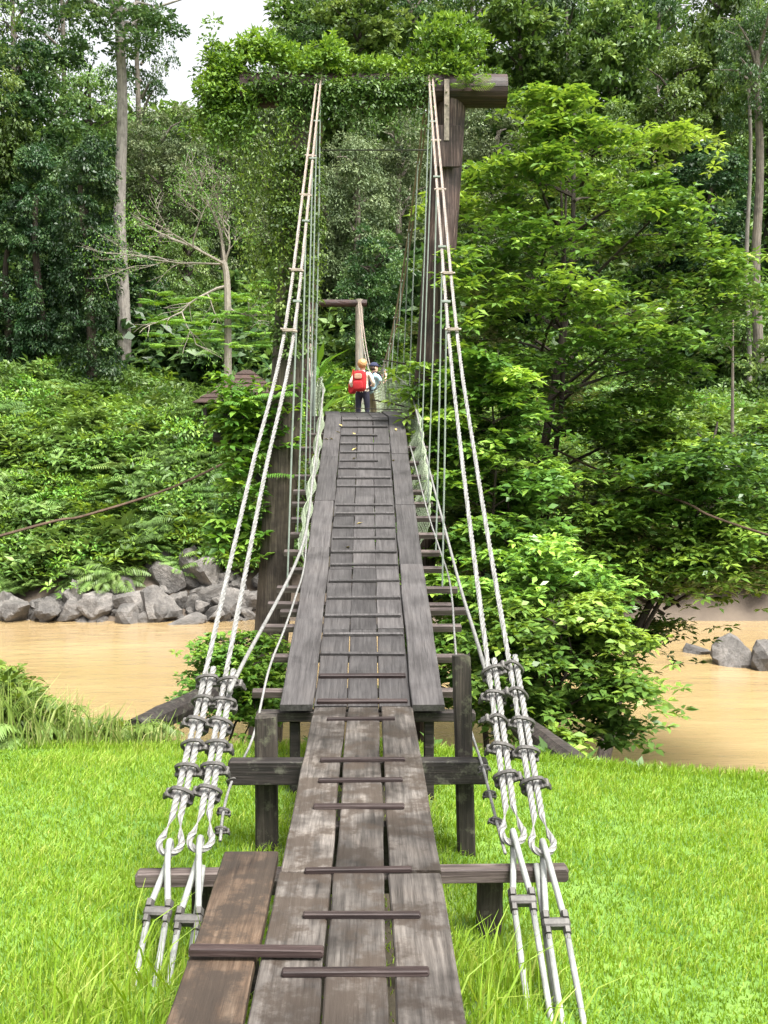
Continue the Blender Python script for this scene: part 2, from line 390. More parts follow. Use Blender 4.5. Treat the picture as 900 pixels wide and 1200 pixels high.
# ------------------------------------------------------------------ foliage makers
def unit(v): return v / np.maximum(np.linalg.norm(v, axis=-1, keepdims=True), 1e-9)
def leaves(P, D, N, L, W, tint, droop=.12):
    D = unit(D); N = N - D * np.sum(N * D, -1, keepdims=True); N = unit(N); S = np.cross(D, N)
    L = np.asarray(L).reshape(-1, 1) * np.ones((len(P), 1)); W = np.asarray(W).reshape(-1, 1) * np.ones((len(P), 1))
    mid = P + D * L * .48 + N * W * .12
    V = np.stack([P, mid + S * W * .5, P + D * L - N * L * droop, mid - S * W * .5], 1).reshape(-1, 3)
    return V, np.repeat(np.clip(tint, 0, 1), 4)
def leafmesh(name, parts, mat):
    V = np.concatenate([p[0] for p in parts]); t = np.concatenate([p[1] for p in parts])
    return mesh(name, V, np.arange(len(V)).reshape(-1, 4), mat, tint=t)
def rosettes(C, n, L, W, el=(-.35, .5), tint=.5, tvar=.2, up=.9):
    C = np.asarray(C); m = len(C)
    az = rng.random((m, 1)) * 6.283 + np.arange(n) * 6.283 / n + rng.normal(0, .25, (m, n))
    e = rng.uniform(el[0], el[1], (m, n))
    D = np.stack([np.cos(az) * np.cos(e), np.sin(az) * np.cos(e), np.sin(e)], -1).reshape(-1, 3)
    N = np.array([0, 0, up]) + rng.normal(0, .28, (m * n, 3))
    P = np.repeat(C, n, 0) + D * L * .12
    t = np.repeat(np.broadcast_to(np.asarray(tint, float), (m,)) + rng.normal(0, tvar, m), n) + rng.normal(0, .1, m * n)
    return leaves(P, D, N, L * rng.uniform(.65, 1.15, m * n), W * rng.uniform(.8, 1.15, m * n), t)
def clumps(C, Rr, n, L, W, flat=.55, down=0.0, tint=.5, tvar=.18):
    """leafy domes: leaves lie on and just inside each dome and point outward"""
    C = np.asarray(C); m = len(C); Rr = np.broadcast_to(Rr, (m,))
    d = unit(rng.normal(0, 1, (m, n, 3))); d[..., 2] = np.abs(d[..., 2]) * 1.0 - .32 * rng.random((m, n))
    d = unit(d); rad = rng.uniform(.55, 1.0, (m, n, 1)) ** .7
    P = C[:, None, :] + d * rad * Rr[:, None, None] * np.array([1, 1, flat])
    D = d * np.array([1, 1, .5]) + rng.normal(0, .45, (m, n, 3)) + np.array([0, 0, -down])
    N = d + np.array([0, 0, .8]) + rng.normal(0, .4, (m, n, 3))
    t = np.repeat(np.broadcast_to(np.asarray(tint, float), (m,)) + rng.normal(0, tvar, m), n) + rng.normal(0, .13, m * n)
    return leaves(P.reshape(-1, 3), D.reshape(-1, 3), N.reshape(-1, 3), L * rng.uniform(.6, 1.2, m * n), W * rng.uniform(.7, 1.2, m * n), t, .2)
def hanging(C, length, n, L, W, spread=.12, tint=.5, tvar=.15):
    """leafy strings hanging from points"""
    C = np.asarray(C); m = len(C); length = np.broadcast_to(length, (m,))
    s = rng.random((m, n))
    P = C[:, None, :] + rng.normal(0, spread, (m, n, 3)) + np.stack([0 * s, 0 * s, -s * length[:, None]], -1)
    D = rng.normal(0, .6, (m, n, 3)) + np.array([0, 0, -.7]); N = rng.normal(0, .6, (m, n, 3)) + np.array([0, -.35, .5])
    t = np.repeat(np.broadcast_to(np.asarray(tint, float), (m,)) + rng.normal(0, tvar, m), n) + rng.normal(0, .13, m * n)
    return leaves(P.reshape(-1, 3), D.reshape(-1, 3), N.reshape(-1, 3), L * rng.uniform(.6, 1.2, m * n), W * rng.uniform(.7, 1.2, m * n), t, .2)
def fronds(C, n, L, leaflets=16, wl=.16, rise=.9, tint=.55, azr=None, width=.045):
    """pinnate fronds arching out of each point"""
    out = []
    for c in np.asarray(C):
        for k in range(n):
            az = rng.random() * 6.283 if azr is None else rng.uniform(*azr); l = L * rng.uniform(.7, 1.15); ri = rise * rng.uniform(.6, 1.2)
            s = np.linspace(.12, 1, leaflets); h = np.array([math.cos(az), math.sin(az), 0])
            P = c + h * (l * s * .85)[:, None] + np.array([0, 0, 1]) * (l * ri * (s - s * s * .85))[:, None]
            T = unit(np.gradient(P, axis=0)); S = np.cross(T, [0, 0, 1.0]); S = unit(S)
            ll = wl * l * 1.6 * np.sin(np.clip(s * 2.7 + .25, 0, 3.0)) + .02
            for sg in (-1, 1):
                D = S * sg + T * .55 + np.array([0, 0, -.25]); N = np.tile([0, 0, 1.0], (leaflets, 1)) + rng.normal(0, .15, (leaflets, 3))
                out.append(leaves(P, D, N, ll, width * l * np.ones(leaflets), tint + rng.normal(0, .12) + rng.normal(0, .06, leaflets), .25))
    return out

# ------------------------------------------------------------------ walking line
def zd(y): return float(np.interp(y, [-5, 7.4, 10.2, 13.0, 15.6, 17.0, 25, 33, 40, 60], [.6, .6, 1.285, 2.10, 2.98, 3.10, 2.99, 2.95, 3.05, 3.05]))
def cxl(y): return float(np.interp(y, [-5, 15.5, 40, 60], [0, 0, -1.24, -2.2]))
SL = lambda y: math.atan2(zd(y + .05) - zd(y - .05), .1)

def plank(parent, x0, x1, y0, y1, z0, z1, th, mat, name='plank', twist=0.0):
    """one board between two points of the walking line, top face at z0..z1, slightly uneven"""
    Ln = math.hypot(y1 - y0, z1 - z0); wd = x1 - x0; k = max(3, int(Ln / .35))
    V = []; Q = []; b = .006
    for j in range(k + 1):
        y = -Ln / 2 + Ln * j / k
        e0 = random.uniform(-.006, .006); e1 = random.uniform(-.006, .006); zz = random.uniform(-.003, .003)
        ey = (random.uniform(-.012, .012) if j in (0, k) else 0)
        pr = [(-wd / 2 + e0, -th), (wd / 2 + e1, -th), (wd / 2 + e1, -b), (wd / 2 + e1 - b, 0), (-wd / 2 + e0 + b, 0), (-wd / 2 + e0, -b)]
        for (x, z) in pr: V.append((x, y + ey, z + zz + twist * x))
    for j in range(k):
        for i in range(6):
            i2 = (i + 1) % 6; Q.append((j * 6 + i2, j * 6 + i, (j + 1) * 6 + i, (j + 1) * 6 + i2))
    Q.append(tuple(range(6))); Q.append(tuple(range((k + 1) * 6 - 1, k * 6 - 1, -1)))
    ym = (y0 + y1) / 2; c = ((x0 + x1) / 2 + cxl(ym), ym, (z0 + z1) / 2)
    yaw = math.atan2(-(cxl(y1) - cxl(y0)), y1 - y0)
    return obj(name, mesh(name, V, Q, mat), parent, c, (math.atan2(z1 - z0, y1 - y0), 0, yaw))
def bar(parent, name, x0, x1, y, z, dy, dz, mat, pitch=0.0, yaw=0.0, bev=.006):
    k = MB(); k.box((0, 0, 0), (x1 - x0, dy, dz), bev=bev)
    return obj(name, mesh(name, k.V, k.Q, mat), parent, ((x0 + x1) / 2 + cxl(y), y, z), (pitch, random.uniform(-.008, .008), yaw))

# ------------------------------------------------------------------ approach boardwalk
walk = thing('boardwalk', (0, 4, 0), 'weathered plank approach boardwalk on low timber trestles above the lawn', 'boardwalk')
g1, g2 = .012, .022
rows = [(-.352, -.122), (-.108, .112), (.132, .358)]
for (xa, xb) in rows:
    for (ya, yb) in ((-1.6, 1.9), (1.91, 4.42), (4.44, 7.36)):
        s = random.uniform(-.006, .006)
        plank(walk, xa + s, xb + s, ya, yb, .6, .6, .045, M['deck'], twist=random.uniform(-.012, .012))
plank(walk, -.625, -.375, 1.4, 4.68, .597, .597, .045, M['brownplank'])['label'] = 'warm brown mottled board beside the grey ones'
for py, xa, xb in ((844, 383, 463), (892, 375, 475), (916, 373, 472), (947, 367, 474), (1022, 357, 483), (1075, 355, 493), (1142, 330, 503)):
    y = on_deck(py); p0 = at(xa, py, y); p1 = at(xb, py, y)
    bar(walk, 'batten', p0.x, p1.x, y, .61, random.uniform(.036, .046), .022, M['batten'], yaw=random.uniform(-.025, .025))
p0 = at(223, 1147, 3.68); p1 = at(380, 1147, 3.68)
bar(walk, 'batten', p0.x, p1.x, 3.66, .626, .05, .03, M['batten'], yaw=-.03)
bar(walk, 'batten', -.3, .3, 2.6, .612, .048, .028, M['batten'])
bar(walk, 'batten', -.3, .3, 1.6, .612, .048, .028, M['batten'])
def post(parent, x, y, zt, w, d, mat, name='post', lean=0):
    zb = Hs(x, y) - .35; k = MB(); h = zt - zb; jt = [random.uniform(-.006, .006) for _ in range(8)]
    V = []; Q = []; n = 6
    for j in range(n + 1):
        z = -h / 2 + h * j / n; s = 1 + random.uniform(-.03, .03)
        c = .22
        for (a, b2) in ((-1, -1 + c), (-1 + c, -1), (1 - c, -1), (1, -1 + c), (1, 1 - c), (1 - c, 1), (-1 + c, 1), (-1, 1 - c)):
            V.append((a * w / 2 * s + lean * z, b2 * d / 2 * s, z + (random.uniform(-.015, .015) if j == n else 0)))
    for j in range(n):
        for i in range(8):
            i2 = (i + 1) % 8; Q.append((j * 8 + i, j * 8 + i2, (j + 1) * 8 + i2, (j + 1) * 8 + i))
    Q.append(tuple(range(7, -1, -1))); Q.append(tuple(range(n * 8, n * 8 + 8)))
    return obj(name, mesh(name, V, Q, mat), parent, (x, y, (zt + zb) / 2))
# trestle nearest the anchors, middle trestle, trestle under the joint with the bridge
bar(walk, 'trestle_beam', -1.15, 1.07, 5.16, .275, .09, .075, M['bearer'], bev=.012)
bar(walk, 'bearer', -.61, .34, 4.5, .515, .08, .07, M['beam'])
bar(walk, 'bearer', -.33, .33, 5.16, .43, .08, .235, M['beam'])
post(walk, -.82, 5.26, .235, .12, .10, M['post']); post(walk, .68, 5.26, .235, .13, .11, M['post']); post(walk, -.5, 4.5, .478, .09, .09, M['beam'], 'stub_post'); post(walk, .28, 4.5, .478, .09, .09, M['beam'], 'stub_post')
bar(walk, 'trestle_beam', -.82, .78, 6.24, .48, .11, .148, M['beam'], bev=.012)
post(walk, -.60, 6.36, .79, .135, .12, M['post']); post(walk, .65, 6.36, 1.18, .11, .10, M['post'], lean=-.03)
bar(walk, 'trestle_beam', -.78, .83, 7.44, .515, .10, .075, M['beam'], bev=.012)
post(walk, -.50, 7.47, .476, .075, .075, M['beam']); post(walk, .49, 7.47, .476, .075, .075, M['beam'])
bar(walk, 'trestle_beam', -.75, .75, 1.9, .49, .1, .12, M['beam'], bev=.012)
post(walk, -.6, 2.0, .43, .12, .1, M['post']); post(walk, .6, 2.0, .43, .12, .1, M['post'])

# ------------------------------------------------------------------ suspended footbridge
bridge = thing('suspension_footbridge', (0, 15.5, 0), 'old grey plank suspension footbridge rising steeply and crossing the muddy river', 'bridge')
inner = [(-.352, -.116), (-.1125, .1165), (.1205, .352)]
knots = [7.38, 8.75, 10.2, 11.7, 13.0, 14.4, 15.62, 17.0, 19, 21, 23, 25, 27, 29, 31, 33, 35, 37, 39, 41, 43]
for r_, (xa, xb) in enumerate(inner):
    for ya, yb in zip(knots, knots[1:]):
        plank(bridge, xa, xb, ya + .003, yb - .003, zd(ya), zd(yb), .035, M['span'], twist=random.uniform(-.01, .01))
okn = {-1: [7.30, 8.9, 10.7, 12.15, 13.8, 15.66, 17.0, 19.5, 22, 24.5, 27, 30, 33, 36, 39, 42], 1: [7.30, 10.25, 12.0, 13.9, 15.66, 17.0, 19.2, 22, 24.5, 27, 30, 33, 36, 39, 42]}
for s in (-1, 1):
    for ya, yb in zip(okn[s], okn[s][1:]):
        xa, xb = (-.592, -.358) if s < 0 else (.358, .592)
        plank(bridge, xa, xb, ya + .004, yb - .004, zd(ya) + .028, zd(yb) + .028, .05, M['span'], name='side_board')
for py in (824, 794, 768, 745, 723, 702, 682, 663, 648, 632, 619, 603, 593, 571, 561, 550, 541, 531, 521, 511, 501, 493):
    y = on_deck(py); near = py > 780
    x0, x1 = random.uniform(-.345, -.33), random.uniform(.33, .345)
    if py in (541, 511): x1 = .18
    o = bar(bridge, 'batten', x0, x1, y, zd(y) + .013, .045 if near else .038, .03 if near else .028, M['batten'] if near else M['span'], pitch=SL(y), yaw=random.uniform(-.018, .018))
for y in np.arange(17.2, 41, .6): bar(bridge, 'batten', -.34, .34, float(y), zd(float(y)) + .012, .04, .026, M['span'])
bear = [7.75, 8.35, 8.95, 9.3, 9.45, 9.85, 10.35, 10.8, 11.3, 11.8, 12.3, 12.75, 13.3, 13.8, 14.4, 15.0, 15.5]
for y in bear:
    bar(bridge, 'bearer', -random.uniform(.74, .92), random.uniform(.76, .95), y, zd(y) - .075, .07, .055, M['bearer'], pitch=SL(y), yaw=random.uniform(-.03, .03))
for y in np.arange(16.3, 40.5, .8): bar(bridge, 'bearer', -.85, .85, float(y), zd(float(y)) - .075, .07, .055, M['bearer'], yaw=random.uniform(-.02, .02))

# near tower: two leaning logs and a crossbeam
TY = 15.5
tower = thing('bridge_tower', (0, TY, Hs(0, TY)), 'timber log tower with a creeper covered crossbeam at the steep end of the bridge', 'tower')
def log(parent, name, p0, p1, r0, r1, mat, n=16, jit=.07, k=14):
    P = [Vector(p0).lerp(Vector(p1), j / k) for j in range(k + 1)]
    c = (Vector(p0) + Vector(p1)) / 2
    V, Q = tube([p - c for p in P], [r0 + (r1 - r0) * j / k for j in range(k + 1)], n, True, jit)
    return obj(name, mesh(name, V, Q, mat), parent, c)
TL0, TL1 = at(317, 760, TY), at(358, 112, TY); TR0, TR1 = at(497, 560, TY), at(528, 112, TY)
dl = (TL1 - TL0) / (TL1.z - TL0.z); dr = (TR1 - TR0) / (TR1.z - TR0.z)
bz = Hs(TL0.x, TY) - .6
pl = log(tower, 'post', TL0 + dl * (bz - TL0.z), TL1, .27, .24, M['towerpost_grey'])
prr = log(tower, 'post', TR0 + dr * (bz - TR0.z), TR1, .29, .235, M['towerpost']); prr['label'] = 'reddish split trunk post of the tower'
CB0, CB1 = at(283, 106, TY - .05), at(593, 107, TY - .05)
log(tower, 'crossbeam', CB0, CB1, .25, .235, M['crossbeam'], n=20, jit=.03)
st = MB(); a, b_ = at(523, 92, TY - .34), at(524, 165, TY - .30); st.box((a + b_) / 2, (.075, .015, (a - b_).length), bev=.003)
for j in range(4): st.box(a.lerp(b_, .2 + .22 * j) + Vector((0, -.012, 0)), (.03, .02, .03), bev=.004)
st.build('iron_strap', M['galv_rust'], tower)
st = MB(); st.tube([at(372, 176, TY), at(500, 176, TY)], .012, 6); st.build('tie_rod', M['iron'], tower)
st = MB(); a = at(523, 190, TY - .2); st.box(a + Vector((0, -.09, .2)), (.40, .05, .6), bev=.015)   # facing board behind the strap
st.build('facing_board', M['towerpost'], tower)
for (a, b_) in ((at(262, 490, TY - .1), at(345, 500, TY - .1)), (at(250, 512, TY + .1), at(345, 520, TY + .1))):
    st = MB(); st.tube([a, b_], .075, 8, jit=.1); st.build('side_beam', M['beam'], tower)
st = MB(); st.tube([at(275, 520, TY), at(322, 590, TY)], .05, 8, jit=.1); st.build('brace', M['beam'], tower)

# far tower
FY = 40.0
ftower = thing('bridge_tower', (cxl(FY), FY, Hs(cxl(FY), FY)), 'small far timber frame where the bridge reaches the forested bank', 'tower')
fr0, fr1 = at(421, 470, FY), at(421, 350, FY)
log(ftower, 'post', (fr0.x, FY, Hs(fr0.x, FY) - .5), (fr1.x, FY, 8.35), .17, .15, M['bark_white'])
log(ftower, 'post', (fr0.x - 1.95, FY, Hs(fr0.x - 1.95, FY) - .5), (fr1.x - 1.95, FY, 8.35), .17, .15, M['towerpost'])
log(ftower, 'crossbeam', (fr0.x - 2.4, FY, 8.2), (fr0.x + .3, FY, 8.2), .15, .14, M['crossbeam'])

# main cables, clamps, anchor rods
def clamp_mesh():
    k = MB(); r = .02
    # rope pair along local y, side by side in x
    U = [(-.055, 0, -.045), (-.052, 0, .012)] + [(.052 * -math.cos(a), 0, .012 + .022 * math.sin(a)) for a in np.linspace(.3, math.pi - .3, 7)] + [(.052, 0, .012), (.055, 0, -.045)]
    k.tube([Vector(u) for u in U], .0085, 6)
    k.box((0, 0, -.026), (.135, .038, .02), bev=.006); k.box((0, 0, -.014), (.09, .05, .012), bev=.004)
    for s in (-1, 1):
        k.tube([Vector((s * .055, 0, -.036)), Vector((s * .055, 0, -.056))], .015, 6)
        k.tube([Vector((s * .055, 0, -.05)), Vector((s * .055, 0, -.075))], .008, 6)
    return mesh('cable_clamp', k.V, k.Q, M['iron'])
CLAMP = clamp_mesh()
def shackle_mesh():
    k = MB(); k.box((0, 0, 0), (.13, .035, .03), bev=.008)
    for s in (-1, 1):
        k.tube([Vector((s * .045, -.06, 0)), Vector((s * .045, .045, 0))], .011, 6)
        k.tube([Vector((s * .045, .016, 0)), Vector((s * .045, .042, 0))], .021, 6)
        k.tube([Vector((s * .045, -.04, 0)), Vector((s * .045, -.018, 0))], .019, 6)
    return mesh('shackle', k.V, k.Q, M['iron'])
SHACK = shackle_mesh()
SLP = .743
def line_pt(px, py):
    """on the sloping plane that holds the stay cables"""
    lo, hi = 3.0, 15.6
    for _ in range(50):
        m_ = (lo + hi) / 2
        if at(px, py, m_).z > SLP * (m_ - 4.6): lo = m_
        else: hi = m_
    return at(px, py, lo)
stays = [   # tower pixel, mid, clamp top, eye
    ((372.5, 97), (333, 386), (243, 797), (198, 996)),
    ((377, 97), (344, 388), (267, 800), (234, 992)),
    ((502.5, 92), (526, 386), (577, 787), (602, 984)),
    ((506.5, 92), (536, 386), (602, 783), (637, 996))]
far_ends = [fr0.x - 1.99, fr0.x - 1.92, fr0.x - .04, fr0.x + .05]
cable_xyz = []
UPV = Vector((0, -SLP, 1)).normalized()
ALONG = Vector((0, 1, SLP)).normalized()
for ci, (tp, md, ct, ey) in enumerate(stays):
    T = at(tp[0], tp[1], TY - .12); T.z = CB0.z + .24
    Mid = line_pt(*md); C = line_pt(*ct); E = line_pt(*ey)
    side = 1 if ci in (0, 1) else 1
    ax = (C - E).normalized(); sx_ = ax.cross(UPV).normalized() * (1 if ci < 2 else 1)
    off = sx_ * .021
    # live part, eye, dead part
    live = [T, T.lerp(Mid, .5) - UPV * .05, Mid - UPV * .04, Mid.lerp(C, .5) - UPV * .03 - off, C - off, C.lerp(E, .6) - off, E + ax * .20 - off]
    pts = smoothpts(live, 14)
    eye = []
    for a in np.linspace(-.7, math.pi + .7, 18):
        eye.append(E + ax * (.04 - .06 * math.sin(a)) + sx_ * (-.058 * math.cos(a)))
    dead = [E + ax * .20 + off, C.lerp(E, .5) + off, C + off + ax * .10]
    path = resample(pts, .045) + eye + resample(dead, .02)
    # over the saddle and down into the main span
    fx = far_ends[ci]; main = []
    for t in np.linspace(0, 1, 50)[1:]:
        z = T.z + (8.38 - T.z) * t - 4 * 3.7 * t * (1 - t)
        main.append(Vector((T.x + (fx - T.x) * t, TY + .1 + (FY - TY) * t, z)))
    full = [p for p in reversed(main)] + [T + Vector((0, .12, .02))] + path
    V, Q = rope(full, .0175, .26)
    root = full[-1]
    me = mesh('main_cable', np.array([tuple(v - E) for v in V]), Q, M['galv'] if ci % 2 == 0 else M['galv'])
    oc = obj('main_cable', me, bridge, E)
    cable_xyz.append((T, Mid, C, E, main))
    n_c = 6 if ci < 2 else 5
    for j in range(n_c):
        t = j / (n_c - .25) if ci < 2 else j / (n_c - .1)
        p = C.lerp(E + ax * .22, t)
        zax = UPV * (1 if (j + ci) % 3 else 1); rot = Matrix((sx_, ax, sx_.cross(ax))).transposed()
        rot = rot @ Euler((0, random.choice([-.5, .5, .2, -.2]) if ci < 2 else random.choice([.3, -.5, .9]), random.uniform(-.12, .12))).to_matrix()
        obj('cable_clamp', CLAMP, oc, p, rot.to_euler(), (1.2, 1.35, 1.25))
    # anchor rods: bent over the eye, down to a shackle, on into the soil
    dn = -ALONG + Vector(((-.012 if ci < 2 else .02), 0, 0)); dn.normalize()
    S = E + dn * (.34 if ci % 2 == 0 else .40)
    rod = thing_rod = MB()
    topo = [S + sx_ * .045 - dn * .03, E + sx_ * .012 + dn * .10 + UPV * .03, E + ax * .02 + UPV * .028, E + ax * .045, E + ax * .02 - UPV * .028, E - sx_ * .012 + dn * .10 - UPV * .03, S - sx_ * .045 - dn * .03]
    rod.tube(smoothpts(topo, 6), .0165, 8)
    o = rod.build('anchor_rod', M['rod'], bridge, smooth=True, loc=S)
    rot = Matrix((sx_, -dn, sx_.cross(-dn))).transposed()
    obj('shackle', SHACK, o, S, rot.to_euler(), (1.05, 1.35, 1.7))
    for s in (-1, 1):
        G = S + dn * (1.25) + sx_ * (s * .02)
        lo = MB(); lo.tube([S + sx_ * (s * .045), S.lerp(G, .5) + sx_ * (s * .04), G], .0155, 8)
        lo.build('anchor_rod', M['rod'], bridge, smooth=True, loc=S)
# a third, lower rod beside each pair
for ex, ey_, sxp in ((236, 1012, 1), (630, 1010, -1)):
    E = line_pt(ex, ey_) - UPV * .06; dn = -ALONG
    k = MB(); k.tube([E + Vector((0, 0, .02)), E + dn * .45, E + dn * 1.5], .016, 8); o = k.build('anchor_rod', M['rod'], bridge, smooth=True, loc=E)
# clips that hold each pair of stay strands together higher up
for (a, b_), ys in (((0, 1), (176, 222, 312, 386)), ((2, 3), (158, 215, 316, 386))):
    for py in ys:
        Ta, Ma = cable_xyz[a][0], cable_xyz[a][1]; Tb, Mb = cable_xyz[b_][0], cable_xyz[b_][1]
        t = (py - 97) / (386 - 97)
        # find the height on the cable whose pixel is py
        lo, hi = 0.0, 1.0
        for _ in range(40):
            m_ = (lo + hi) / 2; p = Ta.lerp(Ma, m_)
            if at(0, py, p.y).z < p.z: lo = m_
            else: hi = m_
        pa, pb = Ta.lerp(Ma, lo), Tb.lerp(Mb, lo); d_ = (pb - pa).normalized()
        bow = -UPV * .05 * math.sin(math.pi * min(lo, 1)) 
        k = MB(); k.tube([pa - d_ * .035 + bow, pb + d_ * .035 + bow], .011, 6); k.box((pa + pb) / 2 + bow, ((pb - pa).length + .035, .04, .03), bev=.008)
        k.build('strand_clip', M['galv_rust'], bridge, loc=(pa + pb) / 2)

# hand cables and nets
def sag(P, Q, s, k=14):
    return [Vector(P).lerp(Vector(Q), t) - Vector((0, 0, 4 * s * t * (1 - t))) for t in np.linspace(0, 1, k)]
def hand(pts, r, mat=None):
    P = smoothpts(pts, 12); V, Q = tube(P, r, 6); c = P[0]
    return obj('hand_cable', mesh('hand_cable', np.array([tuple(Vector(v) - c) for v in V]), Q, mat or M['galv'], smooth=True), bridge, c)
def dk(x, y, h): return (x + cxl(y), y, zd(y) + h)
hand([dk(-.66, 17.5, .55), dk(-.62, 15.2, .48), dk(-.60, 12.2, .42), dk(-.575, 9.6, .44), (-.74, 6.2, 1.13), line_pt(270, 812)], .014)
hand([dk(.66, 17.5, .62), dk(.70, 15.5, .38), dk(.82, 13.1, .12), dk(.85, 10.6, .22), at(540, 690, 8.6), at(556, 742, 7.2), line_pt(573, 800)], .014)
lb = [dk(-.61, 14.0, .10), dk(-.63, 11.6, .12), ] + [at(x, y, Y) for x, y, Y in ((357, 660, 9.7), (346, 700, 8.7), (333, 738, 7.9), (315, 785, 7.2), (297, 862, 6.7), (272, 915, 6.2), (262, 950, 5.7), (258, 985, 5.35))]
hand(lb, .009)
rb = [dk(.62, 14.0, .1), dk(.72, 11.8, .05)] + [at(x, y, Y) for x, y, Y in ((514, 640, 10.5), (525, 673, 9.6), (530, 705, 8.9), (533, 750, 8.0), (538, 800, 7.2), (550, 850, 6.6), (566, 900, 6.1), (580, 955, 5.5), (592, 1000, 5.12))]
hand(rb, .009)
for s in (-1, 1):
    hand([dk(s * .64, 17.5, .55), dk(s * .7, 22, .95), dk(s * .72, 30, 1.0), dk(s * .72, 39.8, 1.0)], .012)
for q in [at(*a_) for a_ in ((272, 915, 6.2), (262, 950, 5.7), (259, 972, 5.47), (566, 900, 6.1), (574, 930, 5.8), (582, 962, 5.45))]:
    obj('cable_clamp', CLAMP, bridge, q, (R(35), random.uniform(-.4, .4), random.uniform(-.2, .2)), (.6, .8, .7))
def net(parent, s, y0, y1, h0, h1, xo, pitch=.062, r=.0032, d0=.02, d1=.02, spread=0.0):
    V = []; Q = []; n = int((y1 - y0) / pitch); 
    def pt(u, v):
        y = y0 + (y1 - y0) * u; h = h0 + (h1 - h0) * u
        bul = .05 * math.sin(v * 3.14) + .02 * math.sin(u * 40 + v * 5)
        lo_ = d0 + (d1 - d0) * u
        return Vector((s * (xo + bul + spread * v) + cxl(y), y, zd(y) + lo_ + (h - lo_) * v + .012 * math.sin(u * 23)))
    rows_n = 8
    for i in range(n + rows_n):
        for dirn in (1, -1):
            P = []
            for j in range(rows_n + 1):
                uu = (i - j) / n if dirn > 0 else (i - rows_n + j) / n
                if -1e-6 <= uu <= 1 + 1e-6: P.append(pt(min(max(uu, 0), 1), j / rows_n))
            if len(P) > 1:
                v, q = tube(P, r, 3, False); b0 = len(V); V += v; Q += [tuple(t + b0 for t in f) for f in q]
    c = pt(0, 0)
    o = obj('safety_net', mesh('safety_net', np.array([tuple(v - c) for v in V]), Q, M['net']), parent, c)
    return o
net(bridge, -1, 10.4, 15.6, .40, .50, .61, .055)
net(bridge, -1, 15.6, 22.0, .50, .95, .64, .075)
net(bridge, 1, 11.9, 15.6, .18, .40, .64, .05, .0036, -.42, -.02, .14)
net(bridge, 1, 15.6, 22.0, .50, .95, .64, .075)
net(bridge, 1, 22.0, 33.0, .95, 1.0, .70, .09, .004)
net(bridge, -1, 22.0, 33.0, .95, 1.0, .70, .09, .004)

# hanger rods from the main cables to the bearers
def hanger(p, q, r=.009):
    k = MB(); k.tube([p, Vector(p).lerp(q, .5) + Vector((random.uniform(-.015, .015), 0, 0)), q], r, 5)
    k.tube([Vector(p) + Vector((-.04, 0, .02)), Vector(p) + Vector((.04, 0, .02))], .014, 5)
    return k.build('hanger_rod', M['thin'], bridge, loc=p)
for s, ci in ((-1, 1), (1, 2)):
    T, Mid, C, E, main = cable_xyz[ci]
    for y in ((9.85, 11.3, 12.75, 13.8, 15.0) if s < 0 else (9.85, 10.8, 12.3, 13.8, 15.0)):
        if y > Mid.y: t = (T.y - y) / (T.y - Mid.y); p = T.lerp(Mid, t)
        else: t = (Mid.y - y) / (Mid.y - C.y); p = Mid.lerp(C, t)
        hanger(p - UPV * .04, Vector((s * (.74 if s < 0 else .76), y, zd(y) - .06)))
    for y in np.arange(17.1, 39.5, 1.6):
        y = float(y); t = (y - TY - .1) / (FY - TY); p = main[0].lerp(main[0], 0)
        j = min(max(t * 49 - 1, 0), 47.99); a = int(j); p = main[a].lerp(main[a + 1], j - a)
        hanger(p, Vector((s * .8 + cxl(y), y, zd(y) - .06)), .011)

# brown wind guys running out from under the deck to the bank
guyL = thing('wind_guy', (-9.5, 8.2, Hs(-9.5, 8.2)), 'sagging brown wind guy rope running to the leafy bank across open water', 'guy rope')
P = smoothpts([Vector((-.8 + cxl(21), 21, zd(21) - .12)), at(285, 533, 18.6), at(200, 572, 16.6), at(100, 604, 14.6), at(0, 628, 13), (-9.3, 8.3, -.1)], 10)
k = MB(); k.tube(P, .019, 6, jit=.15); k.build('rope', M['vine'], guyL); post(guyL, -9.35, 8.2, .35, .14, .14, M['post'], 'stake')
guyR = thing('wind_guy', (10, 8.2, Hs(10, 8.2)), 'brown wind guy rope emerging from the branches of the broad tree', 'guy rope')
P = smoothpts([Vector((.8 + cxl(21), 21, zd(21) - .12)), at(600, 510, 19), at(700, 550, 17), at(800, 588, 15.3), at(900, 627, 13.8), (9.9, 8.3, -.15)], 10)
k = MB(); k.tube(P, .018, 6, jit=.15); k.build('rope', M['vine'], guyR); post(guyR, 9.95, 8.2, .3, .14, .14, M['post'], 'stake')

# timbers lying on the bank
def bank_log(a, b_, r, label):
    c = (a + b_) / 2; k = 8
    V, Q = tube([a.lerp(b_, j / k) - c for j in range(k + 1)], r, 10, True, .15)
    return tag(obj('bank_timber', mesh('bank_timber', V, Q, M['beam']), None, c), label, 'timber')
def gp(px, py, Y, up=0):
    p = at(px, py, Y); return p
a, b_ = at(158, 856, 9.6), at(262, 806, 11.2)
bank_log(a, b_, .12, 'brown squared timber sloping on the bank beside tall grass')
a, b_ = at(612, 852, 10.4), at(684, 905, 8.9)
bank_log(a, b_, .13, 'dark timber sloping down below the leafy riverside shrub')

